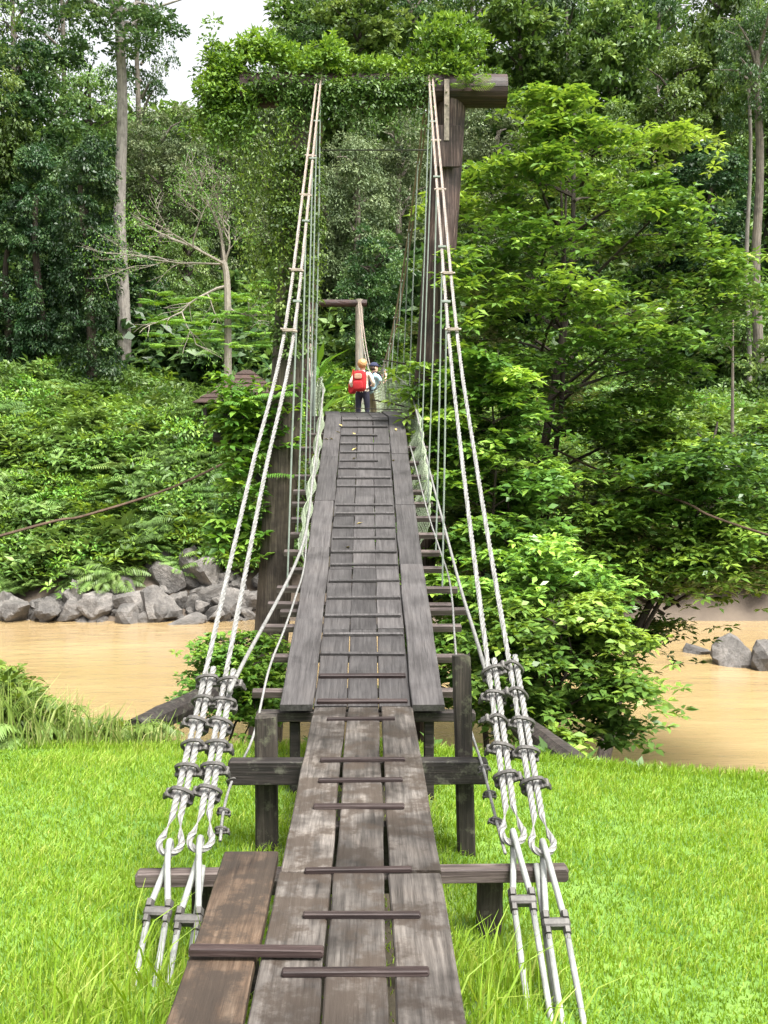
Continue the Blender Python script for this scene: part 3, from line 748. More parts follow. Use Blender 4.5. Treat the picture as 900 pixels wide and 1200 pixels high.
# ------------------------------------------------------------------ boulders
def rock_mesh(seed, rough=.3):
    r_ = random.Random(seed); import bmesh
    bm = bmesh.new(); bmesh.ops.create_icosphere(bm, subdivisions=3, radius=1)
    pl = [(Vector((r_.gauss(0, 1), r_.gauss(0, 1), r_.gauss(0, 1))).normalized(), r_.uniform(.4, .78)) for _ in range(11)]
    for v in bm.verts:
        d = v.co.normalized(); k = 1.0
        for nrm, dist in pl:
            q = d.dot(nrm)
            if q > 1e-3: k = min(k, dist / q)
        k *= 1 + .035 * math.sin(d.x * 9 + seed) * math.sin(d.y * 8 + seed * 2) + .02 * r_.uniform(-1, 1)
        v.co = d * k
    me = bpy.data.meshes.new('boulder'); bm.to_mesh(me); bm.free(); me.materials.append(M['rock']); return me
RK = [rock_mesh(s) for s in range(7)]
def rock(px0, py0, px1, py1, Y, label, group=None, seed=0, name='boulder'):
    c = at((px0 + px1) / 2, (py0 + py1) / 2, Y); wx = (px1 - px0) / F * Y / 2; hz = (py1 - py0) / F * Y / 2
    o = obj(name, RK[seed % 7], None, c - Vector((0, 0, hz * .15)), (random.uniform(-.25, .25), random.uniform(-.2, .2), random.uniform(0, 6.28)), (wx * 1.14, wx * 1.05, hz * 1.35))
    return tag(o, label, 'boulder', group)
rock(159, 686, 214, 732, 36.6, 'large rounded pale grey boulder standing at the water line', seed=0)
rock(200, 641, 247, 680, 38.2, 'large tan boulder highest on the rocky far bank', seed=1)
rock(218, 655, 270, 690, 37.6, 'large slanted dark grey boulder just below the tan one', seed=2)
rock(87, 693, 134, 725, 36.4, 'mottled boulder with lichen patches at the water line', seed=3)
rock(186, 721, 240, 741, 35.9, 'flat slab of grey rock lying at the water edge', seed=4)
rock(-6, 698, 40, 727, 36.4, 'low broad grey rock beside the bare reddish soil patch', seed=5)
rock(36, 698, 82, 726, 36.4, 'low ridged grey rock between the reddish soil and a taller boulder', seed=6)
rock(75, 680, 108, 722, 36.9, 'tall angular grey boulder behind the mottled one', seed=1)
rock(262, 690, 304, 724, 37.0, 'pale grey boulder partly behind the tower log', seed=3)
rock(128, 678, 160, 706, 37.4, 'blocky tan grey boulder on the far bank above the mottled one', seed=2)
def river_rock(px0, py0, px1, py1, seed, label):
    Y = (CAM.z - WZ) * F / (py1 - 530); c = at((px0 + px1) / 2, py1, Y); wx = (px1 - px0) / F * Y / 2; h = (py1 - py0) / F * Y
    o = obj('river_rock', RK[seed], None, (c.x, Y + wx * .6, WZ - .05), (random.uniform(-.15, .15), random.uniform(-.15, .15), random.uniform(0, 6.28)), (wx * 1.6, wx * 1.4, h * 1.1))
    return tag(o, label, 'boulder')
river_rock(801, 752, 833, 769, 5, 'small low grey rock alone in the muddy river')
river_rock(842, 747, 884, 785, 4, 'peaked grey rock with pale streaks rising from the river')
river_rock(876, 757, 930, 788, 2, 'low grey rock leaning against the peaked rock in the river')
def strewn(n_, x0, x1, y0, y1, s0, s1, label, group):
    for j in range(n_):
        x = random.uniform(x0, x1); y = y0 + (y1 - y0) * random.random() * min(1, max(.3, (x + 14) / 7)) - (1.0 * math.sin(x * .21 + .6) + .5 * math.sin(x * .53)); s_ = s0 + (s1 - s0) * random.random() ** 2.2
        tag(obj('boulder', RK[j % 7], None, (x, y, Hs(x, y) + s_ * .22), (random.uniform(-.5, .5), random.uniform(-.5, .5), random.uniform(0, 6.28)), (s_ * random.uniform(.9, 1.4), s_ * random.uniform(.8, 1.2), s_ * random.uniform(.6, .95))), label, 'boulder', group)
strewn(150, -13.5, -3.4, 35.6, 37.4, .14, .8, 'small grey rock among the boulders of the far bank', 'small rocks on the far bank')
strewn(13, -9.0, -3.6, 37.2, 38.6, .4, .8, 'weathered rock of the bank below the far shrubs', 'rocks under the far bank shrubs')
strewn(14, -14.8, -11.5, 35.9, 36.6, .3, .5, 'low rock at the water line under bare soil', 'rocks under the bare soil bank')

# ------------------------------------------------------------------ far bank undergrowth: instanced leafy plants
protos = bpy.data.collections.new('undergrowth_parts')
def proto(name, me):
    o = bpy.data.objects.new(name, me); protos.objects.link(o); return o
def rndc(m, r, zr): 
    a = rng.random(m) * 6.283; q = np.sqrt(rng.random(m)) * r
    return np.stack([np.cos(a) * q, np.sin(a) * q, rng.uniform(zr[0], zr[1], m) * (1 - .5 * (q / r) ** 2)], 1)
proto('a0', leafmesh('a0', [clumps(rndc(9, .8, (.2, 1.1)), .5, 60, .22, .09)], M['leaf_mid']))
proto('a1', leafmesh('a1', [clumps(rndc(10, .8, (.2, 1.0)), .45, 60, .17, .08, tint=.55)], M['leaf_bright']))
proto('a2', leafmesh('a2', fronds(rndc(5, .4, (.1, .5)), 9, 1.1, 14, .16, .8), M['frond']))
proto('a3', leafmesh('a3', [clumps(rndc(9, .8, (.2, 1.2)), .5, 60, .25, .11)], M['leaf_dark']))
proto('a4', leafmesh('a4', [rosettes(rndc(26, .9, (.3, 1.3)), 9, .42, .15, (-.3, .6))], M['leaf_mid']))
proto('a5', leafmesh('a5', [rosettes(rndc(30, .9, (.2, 1.1)), 8, .30, .10, (-.2, .8), tint=.6)], M['leaf_creeper']))
proto('a6', leafmesh('a6', fronds(rndc(7, .5, (.1, .8)), 8, 1.0, 12, .2, .6, tint=.35), M['leaf_mid']))
def scatter(name, label, X, Y, Z, idx, S, cols):
    n_ = len(X); me = bpy.data.meshes.new(name); me.vertices.add(n_)
    me.vertices.foreach_set('co', np.stack([X, Y, Z], 1).astype(np.float32).ravel())
    a = me.attributes.new('idx', 'INT', 'POINT'); a.data.foreach_set('value', idx.astype(np.int32))
    a = me.attributes.new('rot', 'FLOAT_VECTOR', 'POINT'); a.data.foreach_set('vector', np.stack([rng.normal(0, .18, n_), rng.normal(0, .18, n_), rng.random(n_) * 6.283], 1).astype(np.float32).ravel())
    a = me.attributes.new('scl', 'FLOAT_VECTOR', 'POINT'); a.data.foreach_set('vector', np.stack([S, S, S * rng.uniform(.8, 1.25, n_)], 1).astype(np.float32).ravel())
    o = obj(name, me); tag(o, label, kind='stuff')
    ng = bpy.data.node_groups.new(name, 'GeometryNodeTree')
    ng.interface.new_socket('Geometry', in_out='INPUT', socket_type='NodeSocketGeometry'); ng.interface.new_socket('Geometry', in_out='OUTPUT', socket_type='NodeSocketGeometry')
    N_ = ng.nodes; gi = N_.new('NodeGroupInput'); go = N_.new('NodeGroupOutput'); ip = N_.new('GeometryNodeInstanceOnPoints'); ci = N_.new('GeometryNodeCollectionInfo')
    ci.inputs['Collection'].default_value = cols; ci.inputs['Separate Children'].default_value = True; ci.inputs['Reset Children'].default_value = True
    def na(nm, dt):
        q = N_.new('GeometryNodeInputNamedAttribute'); q.data_type = dt; q.inputs['Name'].default_value = nm; return q.outputs['Attribute']
    ng.links.new(gi.outputs[0], ip.inputs['Points']); ng.links.new(ci.outputs[0], ip.inputs['Instance']); ip.inputs['Pick Instance'].default_value = True
    ng.links.new(na('idx', 'INT'), ip.inputs['Instance Index']); ng.links.new(na('rot', 'FLOAT_VECTOR'), ip.inputs['Rotation']); ng.links.new(na('scl', 'FLOAT_VECTOR'), ip.inputs['Scale'])
    ng.links.new(ip.outputs[0], go.inputs[0])
    md = o.modifiers.new('scatter', 'NODES'); md.node_group = ng
    return o
def region(n_, y0, y1, margin=6):
    Y = rng.uniform(y0, y1, n_); half = Y * .40 + margin; X = rng.uniform(-1, 1, n_) * half; return X, Y
def patchy(X, Y, k):   # plants of a kind grow in patches
    f = np.sin(X * .31 + 1.3 * np.sin(Y * .23)) + np.sin(Y * .37 + X * .13 + 2) + rng.normal(0, .7, len(X))
    return np.clip(((f + 2.2) / 4.4 * k), 0, k - 1).astype(int)
X, Y = region(4200, 36.8, 62); Z = H(X, Y)
ok = (Z > np.where((X < -9.5) | (X > 1.5), -2.75, -2.1)) & ~((np.abs(X - np.interp(Y, [15.5, 40, 60], [0, -1.24, -2.2])) < 1.5) & (Y < 48))
ok &= ~((Y < 38.2) & (X > -9.0) & (X < -3.5) & (rng.random(len(X)) < .6))
X, Y, Z = X[ok], Y[ok], Z[ok]; order = np.array([0, 6, 1, 2, 5, 4, 2, 5, 1, 0])
scatter('undergrowth', 'dense ferns and leafy shrubs covering the far bank', X, Y, Z, order[patchy(X, Y, 10)], rng.uniform(.7, 1.35, len(X)), protos)
X, Y = region(2600, 60, 128, 10); Z = H(X, Y)
scatter('hillside_foliage', 'mass of dark leafy growth on the hill behind the trees', X, Y, Z, np.array([3, 0, 3, 0, 4, 3])[patchy(X, Y, 6)], rng.uniform(2.2, 4.2, len(X)), protos)

# ------------------------------------------------------------------ forest trees
def crown_mesh(kind, seed):
    """leafy crown about one unit in half-width and half-height, centred on the origin"""
    if kind == 'broad':
        m = 90; d = unit(rng.normal(0, 1, (m, 3))); q = rng.uniform(.3, .95, (m, 1)); C = d * q * np.array([1, 1, 1.5])
        return leafmesh('crown_broad', [clumps(C, rng.uniform(.12, .32, m), 140 if seed else 90, .085 if seed else .115, .042 if seed else .06, .6)], M['leaf_dark'] if seed else M['leaf_mid'])
    if kind == 'round':
        m = 90; d = unit(rng.normal(0, 1, (m, 3))); C = d * rng.uniform(.3, .92, (m, 1)) * np.array([1, 1, 1.5])
        return leafmesh('crown_round', [clumps(C, rng.uniform(.12, .3, m), 140 if seed else 190, .075 if seed else .058, .038 if seed else .028, .7, .2 + .4 * (not seed))], M['leaf_mid'])
    if kind == 'vine':      # half-width 1, half-height 3
        m = 170; a = rng.random(m) * 6.283; z = rng.uniform(-3, 2.9, m); e = np.sqrt(np.clip(1 - np.clip((z - 1.8) / 1.2, 0, 1) ** 2, .03, 1))
        r_ = e * (.72 + .22 * np.sin(z * 2.3 + 2 * np.sin(a * 2)))
        C = np.stack([np.cos(a) * r_, np.sin(a) * r_, z], 1)
        return leafmesh('crown_vine', [clumps(C, rng.uniform(.18, .4, m), 120, .115, .062, .75, .45)], M['leaf_vine'])
    if kind == 'veil':      # half-width 1, half-height 2
        m = 130; d = unit(rng.normal(0, 1, (m, 3))) * np.array([1, 1, 2]); C = d * rng.uniform(.35, .95, (m, 1))
        return leafmesh('crown_veil', [clumps(C, rng.uniform(.14, .34, m), 120, .075, .034, .8, .35)], M['leaf_grey'])
    if kind == 'sparse':
        m = 46; d = unit(rng.normal(0, 1, (m, 3))); C = d * rng.uniform(.25, .98, (m, 1))
        return leafmesh('crown_sparse', [clumps(C, rng.uniform(.10, .22, m), 120, .06, .028, .55)], M['leaf_dark'])
CROWN = {k: [crown_mesh(k, s) for s in range(2)] for k in ('broad', 'round', 'vine', 'veil', 'sparse')}
def trunk_mesh(base, top, r0, r1, limbs=0, spread=3, zfrom=.55, mat=None, bend=.3):
    base, top = Vector(base), Vector(top); k = 10; ph = random.uniform(0, 6)
    P = [base.lerp(top, j / k) + Vector((bend * math.sin(j / k * 4 + ph) * (j / k), bend * math.cos(j / k * 3 + ph) * (j / k), 0)) for j in range(k + 1)]
    mb = MB(); mb.tube([p - base for p in P], [r0 * 1.25 if j == 0 else r0 + (r1 - r0) * j / k for j in range(k + 1)], 9, jit=.06)
    for q in range(limbs):
        t = zfrom + (1 - zfrom) * q / max(1, limbs); p = base.lerp(top, t) - base; a = random.uniform(0, 6.28)
        e = p + Vector((math.cos(a) * spread, math.sin(a) * spread, spread * random.uniform(.3, .9))) * random.uniform(.6, 1)
        mb.tube([p, p.lerp(e, .5) + Vector((0, 0, .15 * spread)), e], [r1 * .9, r1 * .6, r1 * .2], 6)
    return mesh('trunk', mb.V, mb.Q, mat or M['bark_mid'])
def tree(px, Y, ytop, ybot, hw, kind, label, var=0, group=None, bark='bark_mid', r=.28, name='forest_tree', leanx=0):
    c = at(px, (ytop + ybot) / 2, Y); hz = (ybot - ytop) / 2 / F * Y; wx = hw / F * Y
    bx = c.x - leanx; base = Vector((bx, Y, Hs(bx, Y) - .3))
    t = thing(name, base, label, 'tree', group)
    obj('trunk', trunk_mesh(base, c + Vector((0, 0, hz * .6)), r, r * .45, 0 if kind == 'vine' else 8, wx * .6, .6, M['bark_dark'] if kind in ('vine', 'broad', 'round') else M[bark]), t, base)
    obj('crown', CROWN[kind][var % 2], t, c, (0, 0, random.uniform(0, 6.28)), (wx, wx, hz / dict(broad=1.5, round=1.5, vine=3, veil=2, sparse=1)[kind]))
    return t
LBL = {'broad': 'dark broad forest tree', 'round': 'rounded green forest tree', 'vine': 'dark vine covered column',
       'veil': 'grey green fine leaved forest tree', 'sparse': 'thin crowned tall forest tree'}
def where(px, a, b_):
    for lim, ph in ((-60, 'at the far end of the hillside'), (125, 'beside the very tall pale trunk'), (235, 'between the pale trunk and the bare tree'), (335, 'behind the crossbeam end lost in creeper'),
                    (505, 'seen through the tower frame'), (600, 'just behind the reddish tower post'), (810, 'rising behind the broad layered tree'), (960, 'around the slim grey brown trunk')):
        if px < lim: break
    else: ph = 'past the slim grey brown trunk'
    return ('high up ' if b_ < 260 else 'low down ' if a > 280 else '') + ph
TREES = [(70, 76, -60, 150, 75, 'sparse'), (20, 74, -70, 120, 70, 'sparse'), (165, 72, -40, 150, 50, 'sparse'), (440, 90, -60, 150, 70, 'round'), (380, 92, -40, 170, 70, 'broad'), (520, 92, -50, 160, 70, 'round'), (730, 92, -70, 160, 80, 'broad'), (640, 94, -60, 190, 80, 'broad'), (860, 90, -70, 160, 80, 'round'), (300, 90, 90, 280, 70, 'broad'), (-45, 62, -20, 330, 85, 'round'), (30, 66, 30, 290, 75, 'broad'), (100, 72, 55, 300, 70, 'round'),
    (48, 54, 180, 440, 30, 'vine'), (104, 52, 165, 450, 36, 'vine'), (78, 56, 260, 470, 34, 'vine'), (12, 55, 240, 480, 34, 'vine'), (160, 60, 300, 470, 34, 'vine'),
    (190, 70, 110, 330, 55, 'veil'), (225, 78, 105, 330, 60, 'round'), (262, 66, 120, 360, 55, 'veil'), (312, 72, 70, 330, 60, 'veil'), (215, 62, 250, 440, 45, 'round'),
    (352, 84, 20, 230, 70, 'broad'), (425, 80, -30, 190, 75, 'broad'), (395, 88, -60, 120, 60, 'sparse'), (480, 82, -50, 150, 60, 'sparse'),
    (415, 62, 130, 400, 50, 'veil'), (470, 66, 110, 380, 55, 'veil'), (375, 64, 180, 420, 45, 'veil'), (520, 72, 90, 360, 55, 'veil'), (440, 56, 260, 450, 45, 'broad'), (580, 68, 110, 330, 50, 'veil'),
    (550, 86, -60, 120, 65, 'sparse'), (610, 82, -50, 190, 70, 'broad'), (665, 86, -70, 150, 65, 'sparse'), (715, 78, -20, 230, 65, 'broad'), (770, 84, -80, 190, 70, 'sparse'),
    (700, 66, 110, 330, 55, 'round'), (790, 72, 40, 270, 60, 'round'), (840, 74, -70, 250, 65, 'broad'), (770, 62, 210, 440, 60, 'broad'), (830, 60, 170, 420, 50, 'vine'), (905, 64, -20, 240, 65, 'round'),
    (950, 62, 120, 420, 70, 'broad'), (870, 56, 300, 510, 55, 'round'), (730, 56, 330, 520, 60, 'broad'), (650, 60, 260, 480, 60, 'vine'), (920, 50, 380, 600, 60, 'broad'), (850, 46, 470, 640, 55, 'round'), (760, 45, 480, 650, 55, 'broad'), (680, 45, 470, 650, 50, 'broad'),
    (-110, 60, 100, 450, 80, 'broad'), (1020, 62, -20, 400, 90, 'broad'), (1110, 60, 50, 450, 90, 'round'), (-190, 64, 0, 400, 90, 'round')]
for j, (px, Y, a, b_, hw, kd) in enumerate(TREES): tree(px, Y, a, b_, hw, kd, LBL[kd] + ' ' + where(px, a, b_), j, 'forest: ' + LBL[kd] + ' ' + where(px, a, b_))
# the pale straight trunk on the left bank and two slim pale trunks on the right
def tall(px, Y, ybase, ytop, r, label, bark, crown=None, px2=None, group=None):
    b0 = at(px, ybase, Y); b0.z = Hs(b0.x, Y) - .3; p1 = at(px2 or px, ytop, Y)
    t = thing('tall_tree', b0, label, 'tree', group)
    mb = MB(); k = 16
    mb.tube([b0.lerp(p1, j / k) - b0 + Vector((.1 * math.sin(j * .7), 0, 0)) for j in range(k + 1)], [r * (1.15 if j == 0 else 1 - .42 * j / k) for j in range(k + 1)], 12, jit=.05)
    if crown:
        for q in range(9):
            a = random.uniform(0, 6.28); zt = random.uniform(.86, 1); p = b0.lerp(p1, zt) - b0; sp = crown[0] / F * Y * random.uniform(.5, .95)
            e = p + Vector((math.cos(a) * sp, math.sin(a) * sp, random.uniform(.5, 3)))
            mb.tube([p, p.lerp(e, .5) + Vector((0, 0, .4)), e], [r * .35, r * .22, r * .08], 6)
    obj('trunk', mesh('trunk', mb.V, mb.Q, M[bark]), t, b0)
    if crown:
        hw, ya, yb = crown; c = at((px2 or px) + 5, (ya + yb) / 2, Y)
        obj('crown', CROWN['sparse'][0], t, c, (0, 0, 1.3), (hw / F * Y, hw / F * Y, (yb - ya) / 2 / F * Y))
    return t
tall(144, 58, 446, -30, .40, 'very tall tree with straight bare pale grey trunk on the left bank hillside'.replace('left bank ', ''), 'bark_pale', (115, -110, 115), 140)
tall(889, 52, 400, 60, .28, 'tall tree with slim straight grey brown trunk standing at the forest edge', 'bark_mid', (60, -30, 190))
tall(878, 54, 410, 40, .13, 'very thin pale trunk rising close beside a thicker grey brown one', 'bark_pale', (40, -20, 120))
b0 = at(860, 484, 40); o = thing('dead_pole', (b0.x, 40, Hs(b0.x, 40) - .2), 'thin bare dead stem poking up above the riverside foliage', 'dead tree')
p1 = at(859, 375, 40); k = MB(); k.tube([Vector((b0.x, 40, Hs(b0.x, 40) - .2)).lerp(p1, j / 6) for j in range(7)], [.09 - .009 * j for j in range(7)], 7, jit=.2)
a = Vector((b0.x, 40, 0)).lerp(p1, 1); k.tube([p1 - Vector((0, 0, 1.2)), p1 + Vector((-.5, 0, -.6))], [.03, .015], 5); k.build('stem', M['bark_mid'], o)

# bare-branched pale tree with feathery sprays
py_ = 48.0; b0 = at(266, 470, py_); b0.z = Hs(b0.x, py_) - .2
pt_ = thing('pale_tree', b0, 'pale tree of bare crooked white branches with feathery green sprays', 'tree')
mb = MB(); tips = []
def grow(p, d, L_, r_, lev):
    k = 5; P = [p]; q = p.copy(); dd = d.copy()
    for j in range(k):
        dd = (dd + Vector((random.gauss(0, .13), random.gauss(0, .13), random.gauss(0, .10)))).normalized(); q = q + dd * (L_ / k); P.append(q.copy())
    mb.tube([x - b0 for x in P], [r_ * (1 - .55 * j / k) for j in range(k + 1)], 6, cap=True)
    if lev == 0 or r_ < .012: tips.append(P[-1]); tips.append(P[3]); return
    for j in range(4 if lev > 1 else 5):
        s = P[random.choice([2, 3, 4, 5])]; a = random.uniform(0, 6.28)
        nd = (dd + Vector((math.cos(a), .6 * math.sin(a), random.uniform(-.2, .45))) * .95).normalized()
        grow(s, nd, L_ * random.uniform(.5, .75), r_ * .52, lev - 1)
tk = [b0, at(267, 400, py_), at(266, 330, py_), at(262, 305, py_)]
mb.tube([x - b0 for x in smoothpts(tk, 4)], [.2 - .006 * j for j in range(13)], 8)
F1 = at(264, 310, py_)
for tip, r_ in ((at(248, 238, py_), .085), (at(196, 272, py_ - 1), .075), (at(180, 300, py_ + 1), .06), (at(283, 270, py_), .06)):
    d = (tip - F1); grow(F1, d.normalized(), d.length, r_, 3)
for st_, tip in ((at(266, 335, py_), at(205, 350, py_ - 1)), (at(267, 360, py_), at(293, 380, py_))):
    d = tip - st_; grow(st_, d.normalized(), d.length, .07, 2)
obj('trunk', mesh('trunk', mb.V, mb.Q, M['bark_white']), pt_, b0)
low = [t for t in tips if t.z < at(0, 300, py_).z]
fc = [at(random.uniform(175, 330), random.uniform(330, 420), py_ + random.uniform(-2, 2)) for _ in range(46)]
cr = leafmesh('crown', fronds(np.array([tuple(x - b0) for x in fc]), 6, 1.15, 13, .15, .25, tint=.62) + [hanging(np.array([tuple(x - b0) for x in random.sample(tips, min(220, len(tips)))]), .3, 16, .14, .05, .3)], M['leaf_bright'])
obj('crown', cr, pt_, b0)

# shelter roof among the trees
hb = at(290, 455, 45); hz0 = Hs(hb.x, 45)
hut = thing('shelter', (hb.x, 45, hz0), 'small shelter with reddish brown hipped roof half hidden by creepers', 'shelter')
ez = at(0, 474, 45).z; M['roof'] = wood('roof_shingle', (.02, .012, .009), (.042, .023, .018), (.065, .04, .032), axis=1, rough=.8, stain=.5)
for j in range(7):      # stepped shingle courses
    t0, t1 = j / 7, (j + 1) / 7; k = MB()
    for (sx1, sy1) in (((-1), 0), (1, 0), (0, -1), (0, 1)):
        w0, w1 = 2.0 * (1 - t0 * .93), 2.0 * (1 - t1 * .93); z0, z1 = ez + 1.5 * t0 + .03, ez + 1.5 * t1
        def P4(u, w_, z): return (hb.x + (sx1 * w_ if sx1 else u * w_), 45 + (sy1 * w_ if sy1 else u * w_), z)
        q = [P4(-1, w0 + .05, z0), P4(1, w0 + .05, z0), P4(1, w1, z1), P4(-1, w1, z1)]
        k.add(q + [(x, y, z - .04) for x, y, z in q], [(0, 1, 2, 3), (7, 6, 5, 4), (0, 4, 5, 1), (1, 5, 6, 2), (2, 6, 7, 3), (3, 7, 4, 0)])
    k.build('roof_course', M['roof'], hut)
for sx1 in (-1, 1):
    for sy1 in (-1, 1):
        k = MB(); x, y = hb.x + sx1 * 1.6, 45 + sy1 * 1.6; k.box((x, y, (hz0 + ez - .3) / 2 + .1), (.14, .14, ez - hz0 + .6), bev=.01); k.build('post', M['beam'], hut)

# ------------------------------------------------------------------ layered riverside trees
def layered(name, label, base, top, tiers, L, W, mat, trunk_r, ros=40, per=8, bark='bark_dark', stems=1, seed=1, dens=1.4):
    random.seed(seed); base = Vector(base); top = Vector(top)
    t = thing(name, base, label, 'tree'); mb = MB(); C = []; tn = []
    for s in range(stems):
        o = Vector((random.uniform(-.35, .35), random.uniform(-.3, .3), 0)) * (1 if s else 0)
        P = [base.lerp(top, j / 10) + o * (j / 10 + .4) + Vector((.12 * math.sin(j + s), .1 * math.cos(j * 1.3), 0)) for j in range(11)]
        mb.tube([p - base for p in P], [trunk_r * (1 - .085 * j) * (1 if s == 0 else .6) for j in range(11)], 9, jit=.08)
    zz = [q[0] for q in tiers][::-1]; ll_ = [q[1] for q in tiers][::-1]; tot = int(sum(q[2] for q in tiers) * dens)
    for q_ in range(tot):
        z = zz[0] + (zz[-1] - zz[0]) * ((q_ + random.random()) / tot); ln = float(np.interp(z, zz, ll_))
        l_ = ln * random.choice([random.uniform(.45, .8), random.uniform(.75, 1.12), random.uniform(.85, 1.12)])
        h = (z - base.z) / (top.z - base.z); p0 = base.lerp(top, min(h, .97)); p0.z = z - l_ * random.uniform(.25, .5)
        if p0.z < base.z + .2: p0.z = base.z + .2
        a = q_ * 2.399 + random.uniform(-.5, .5); ris = (z - p0.z) / l_ + random.uniform(-.06, .06)
        hd = Vector((math.cos(a), math.sin(a), 0)); sd_ = Vector((-hd.y, hd.x, 0)); cv = random.uniform(.3, .8); tone = random.gauss(0, .1)
        def bp(u): return p0 + hd * (l_ * u) + sd_ * (.12 * l_ * math.sin(u * 3 + q_)) + Vector((0, 0, l_ * ris * (u * (1 + cv) - u * u * cv)))
        mb.tube([bp(u) - base for u in np.linspace(0, 1, 6)], [trunk_r * .22 * (1 - .8 * u) + .004 for u in np.linspace(0, 1, 6)], 5)
        ends = []
        for q in range(max(4, int(2.6 * l_))):
            u = random.uniform(.3, .85); sg = random.choice((-1, 1)); e = bp(min(u + .22, 1.02)) + sd_ * (sg * random.uniform(.12, .36) * l_) + Vector((0, 0, random.uniform(-.1, .1) * l_))
            mb.tube([bp(u) - base, e - base], [.012, .004], 4); ends.append((e, u))
        ends += [(bp(1), 1), (bp(.93), .95), (bp(.8), .8)]
        npad = int(ros * l_ / len(ends)) + 2
        for e, u in ends:
            pr = random.uniform(.16, .36) * (.5 + .3 * l_)
            for q in range(npad):
                g_ = Vector((random.gauss(0, pr), random.gauss(0, pr), random.gauss(0, pr * .24)))
                g_.z -= .35 * (g_.x ** 2 + g_.y ** 2) / max(pr, .05) * .4
                c = e + g_
                if abs(c.x - cxl(c.y)) < .95 and zd(c.y) - .4 < c.z < zd(c.y) + 2.3: continue      # the walkway is kept clear
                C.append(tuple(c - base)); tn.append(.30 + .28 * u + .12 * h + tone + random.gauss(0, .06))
    obj('trunk', mesh('trunk', mb.V, mb.Q, M[bark]), t, base)
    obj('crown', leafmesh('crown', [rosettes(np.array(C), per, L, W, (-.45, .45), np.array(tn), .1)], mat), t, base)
    return t
tb = (2.75, 18.2, Hs(2.75, 18.2) - .3)
layered('broad_tree', 'large bright green tree with flat layered branches beside the tower', tb, (3.75, 18.4, 8.7),
    [(8.8, .9, 4), (8.2, 1.5, 5), (7.5, 1.9, 5), (6.7, 2.2, 5), (5.9, 2.5, 5), (5.1, 2.9, 6), (4.3, 3.3, 6), (3.4, 3.6, 6), (2.4, 3.9, 6), (1.4, 3.7, 5), (.4, 3.2, 5), (-.6, 2.4, 4)], .175, .072, M['leaf_tree'], .15, 74, 7, stems=3, seed=11, dens=.98)
tb = (2.7, 14.6, Hs(2.7, 14.6) - .3)
layered('riverside_tree', 'lower spreading tree leaning over the river past the broad layered tree', tb, (6.5, 18.6, 3.0),
    [(3.1, 1.6, 5), (2.5, 2.2, 5), (1.9, 2.5, 6), (1.3, 2.6, 6), (.75, 2.3, 5), (.45, 1.8, 4)], .165, .072, M['leaf_tree'], .12, 66, 7, stems=2, seed=5)
tb = (2.0, 11.5, Hs(2.0, 11.5) - .2)
layered('riverside_shrub', 'bushy dark shrub with broad leaves hanging over the muddy water', tb, (2.3, 11.6, .75),
    [(.8, .45, 3), (.5, .75, 4), (.2, .95, 4), (-.1, .85, 4), (-.4, .95, 4), (-.75, .75, 4)], .14, .068, M['leaf_tree'], .04, 66, 8, stems=6, seed=8, dens=1.1)
tb = (1.9, 12.6, Hs(1.9, 12.6) - .2)
layered('bank_thicket', 'leafy thicket between the riverside shrub and the tall boardwalk post', tb, (2.2, 12.8, 1.3),
    [(1.35, .5, 4), (1.0, .8, 5), (.6, .9, 5), (.2, .9, 5), (-.3, .8, 4)], .14, .062, M['leaf_tree'], .04, 56, 8, stems=3, seed=15, dens=1.1)
tb = (-3.75, 9.55, Hs(-3.75, 9.55) - .1)
layered('bank_bush', 'low leafy bush among the tall grasses at the lawn edge', tb, (-3.7, 9.6, .42),
    [(.45, .3, 3), (.25, .45, 4), (.05, .5, 4), (-.15, .45, 4)], .1, .045, M['leaf_creeper'], .018, 110, 8, stems=3, seed=4)
tb = (1.75, 15.3, Hs(1.75, 15.3) - .2)
layered('understorey_tree', 'small shaded tree filling the gap between bridge deck and broad tree', tb, (1.85, 15.2, 4.0),
    [(3.9, .55, 4), (3.2, .8, 4), (2.5, 1.0, 4), (1.8, 1.1, 5), (1.0, 1.2, 5), (.2, 1.2, 5), (-.6, 1.1, 5), (-1.4, 1.0, 4)], .18, .08, M['leaf_tree'], .06, 46, 8, stems=2, seed=9)
tb = (-1.62, 12.4, Hs(-1.62, 12.4) - .2)
layered('bank_shrub', 'leafy shrub growing at the foot of the grey tower log', tb, (-1.55, 12.5, .15),
    [(.2, .4, 4), (-.1, .55, 5), (-.4, .6, 5), (-.7, .55, 4)], .10, .055, M['leaf_bright'], .03, 80, 8, stems=3, seed=3)

# ------------------------------------------------------------------ creepers on the tower
def creeper(name, label, c, parts, mat):
    o = obj(name, leafmesh(name, parts, mat), None, c); return tag(o, label, 'creeper')
def px_pts(lst, c, Y, dy=.3):
    return np.array([tuple(at(x, y, Y + random.uniform(-dy, dy)) - Vector(c)) for x, y in lst])
random.seed(21)
c = at(290, 110, TY)
big = [(random.gauss(258, 13), random.gauss(112, 27)) for _ in range(85)] + [(q_, random.gauss(78, 6) - 11 * math.sin(q_ / 15.0) - 6) for q_ in [random.uniform(252, 395) for _ in range(85)]]
creeper('creeper', 'thick bright creeper mass engulfing the buried end of the crossbeam', c, [clumps(px_pts(big, c, TY, .4), rng.uniform(.12, .24, len(big)), 60, .08, .04, .85, .1, .58), hanging(px_pts([(random.uniform(238, 300), random.uniform(105, 150)) for _ in range(80)], c, TY, .4), .4, 36, .07, .034, .07, .45),
    rosettes(px_pts([(q_, random.uniform(44, 80) - 10 * math.sin(q_ / 15.0)) for q_ in [random.uniform(240, 395) for _ in range(240)]], c, TY, .35), 7, .1, .036, (.1, 1.3), .75)], M['leaf_creeper'])
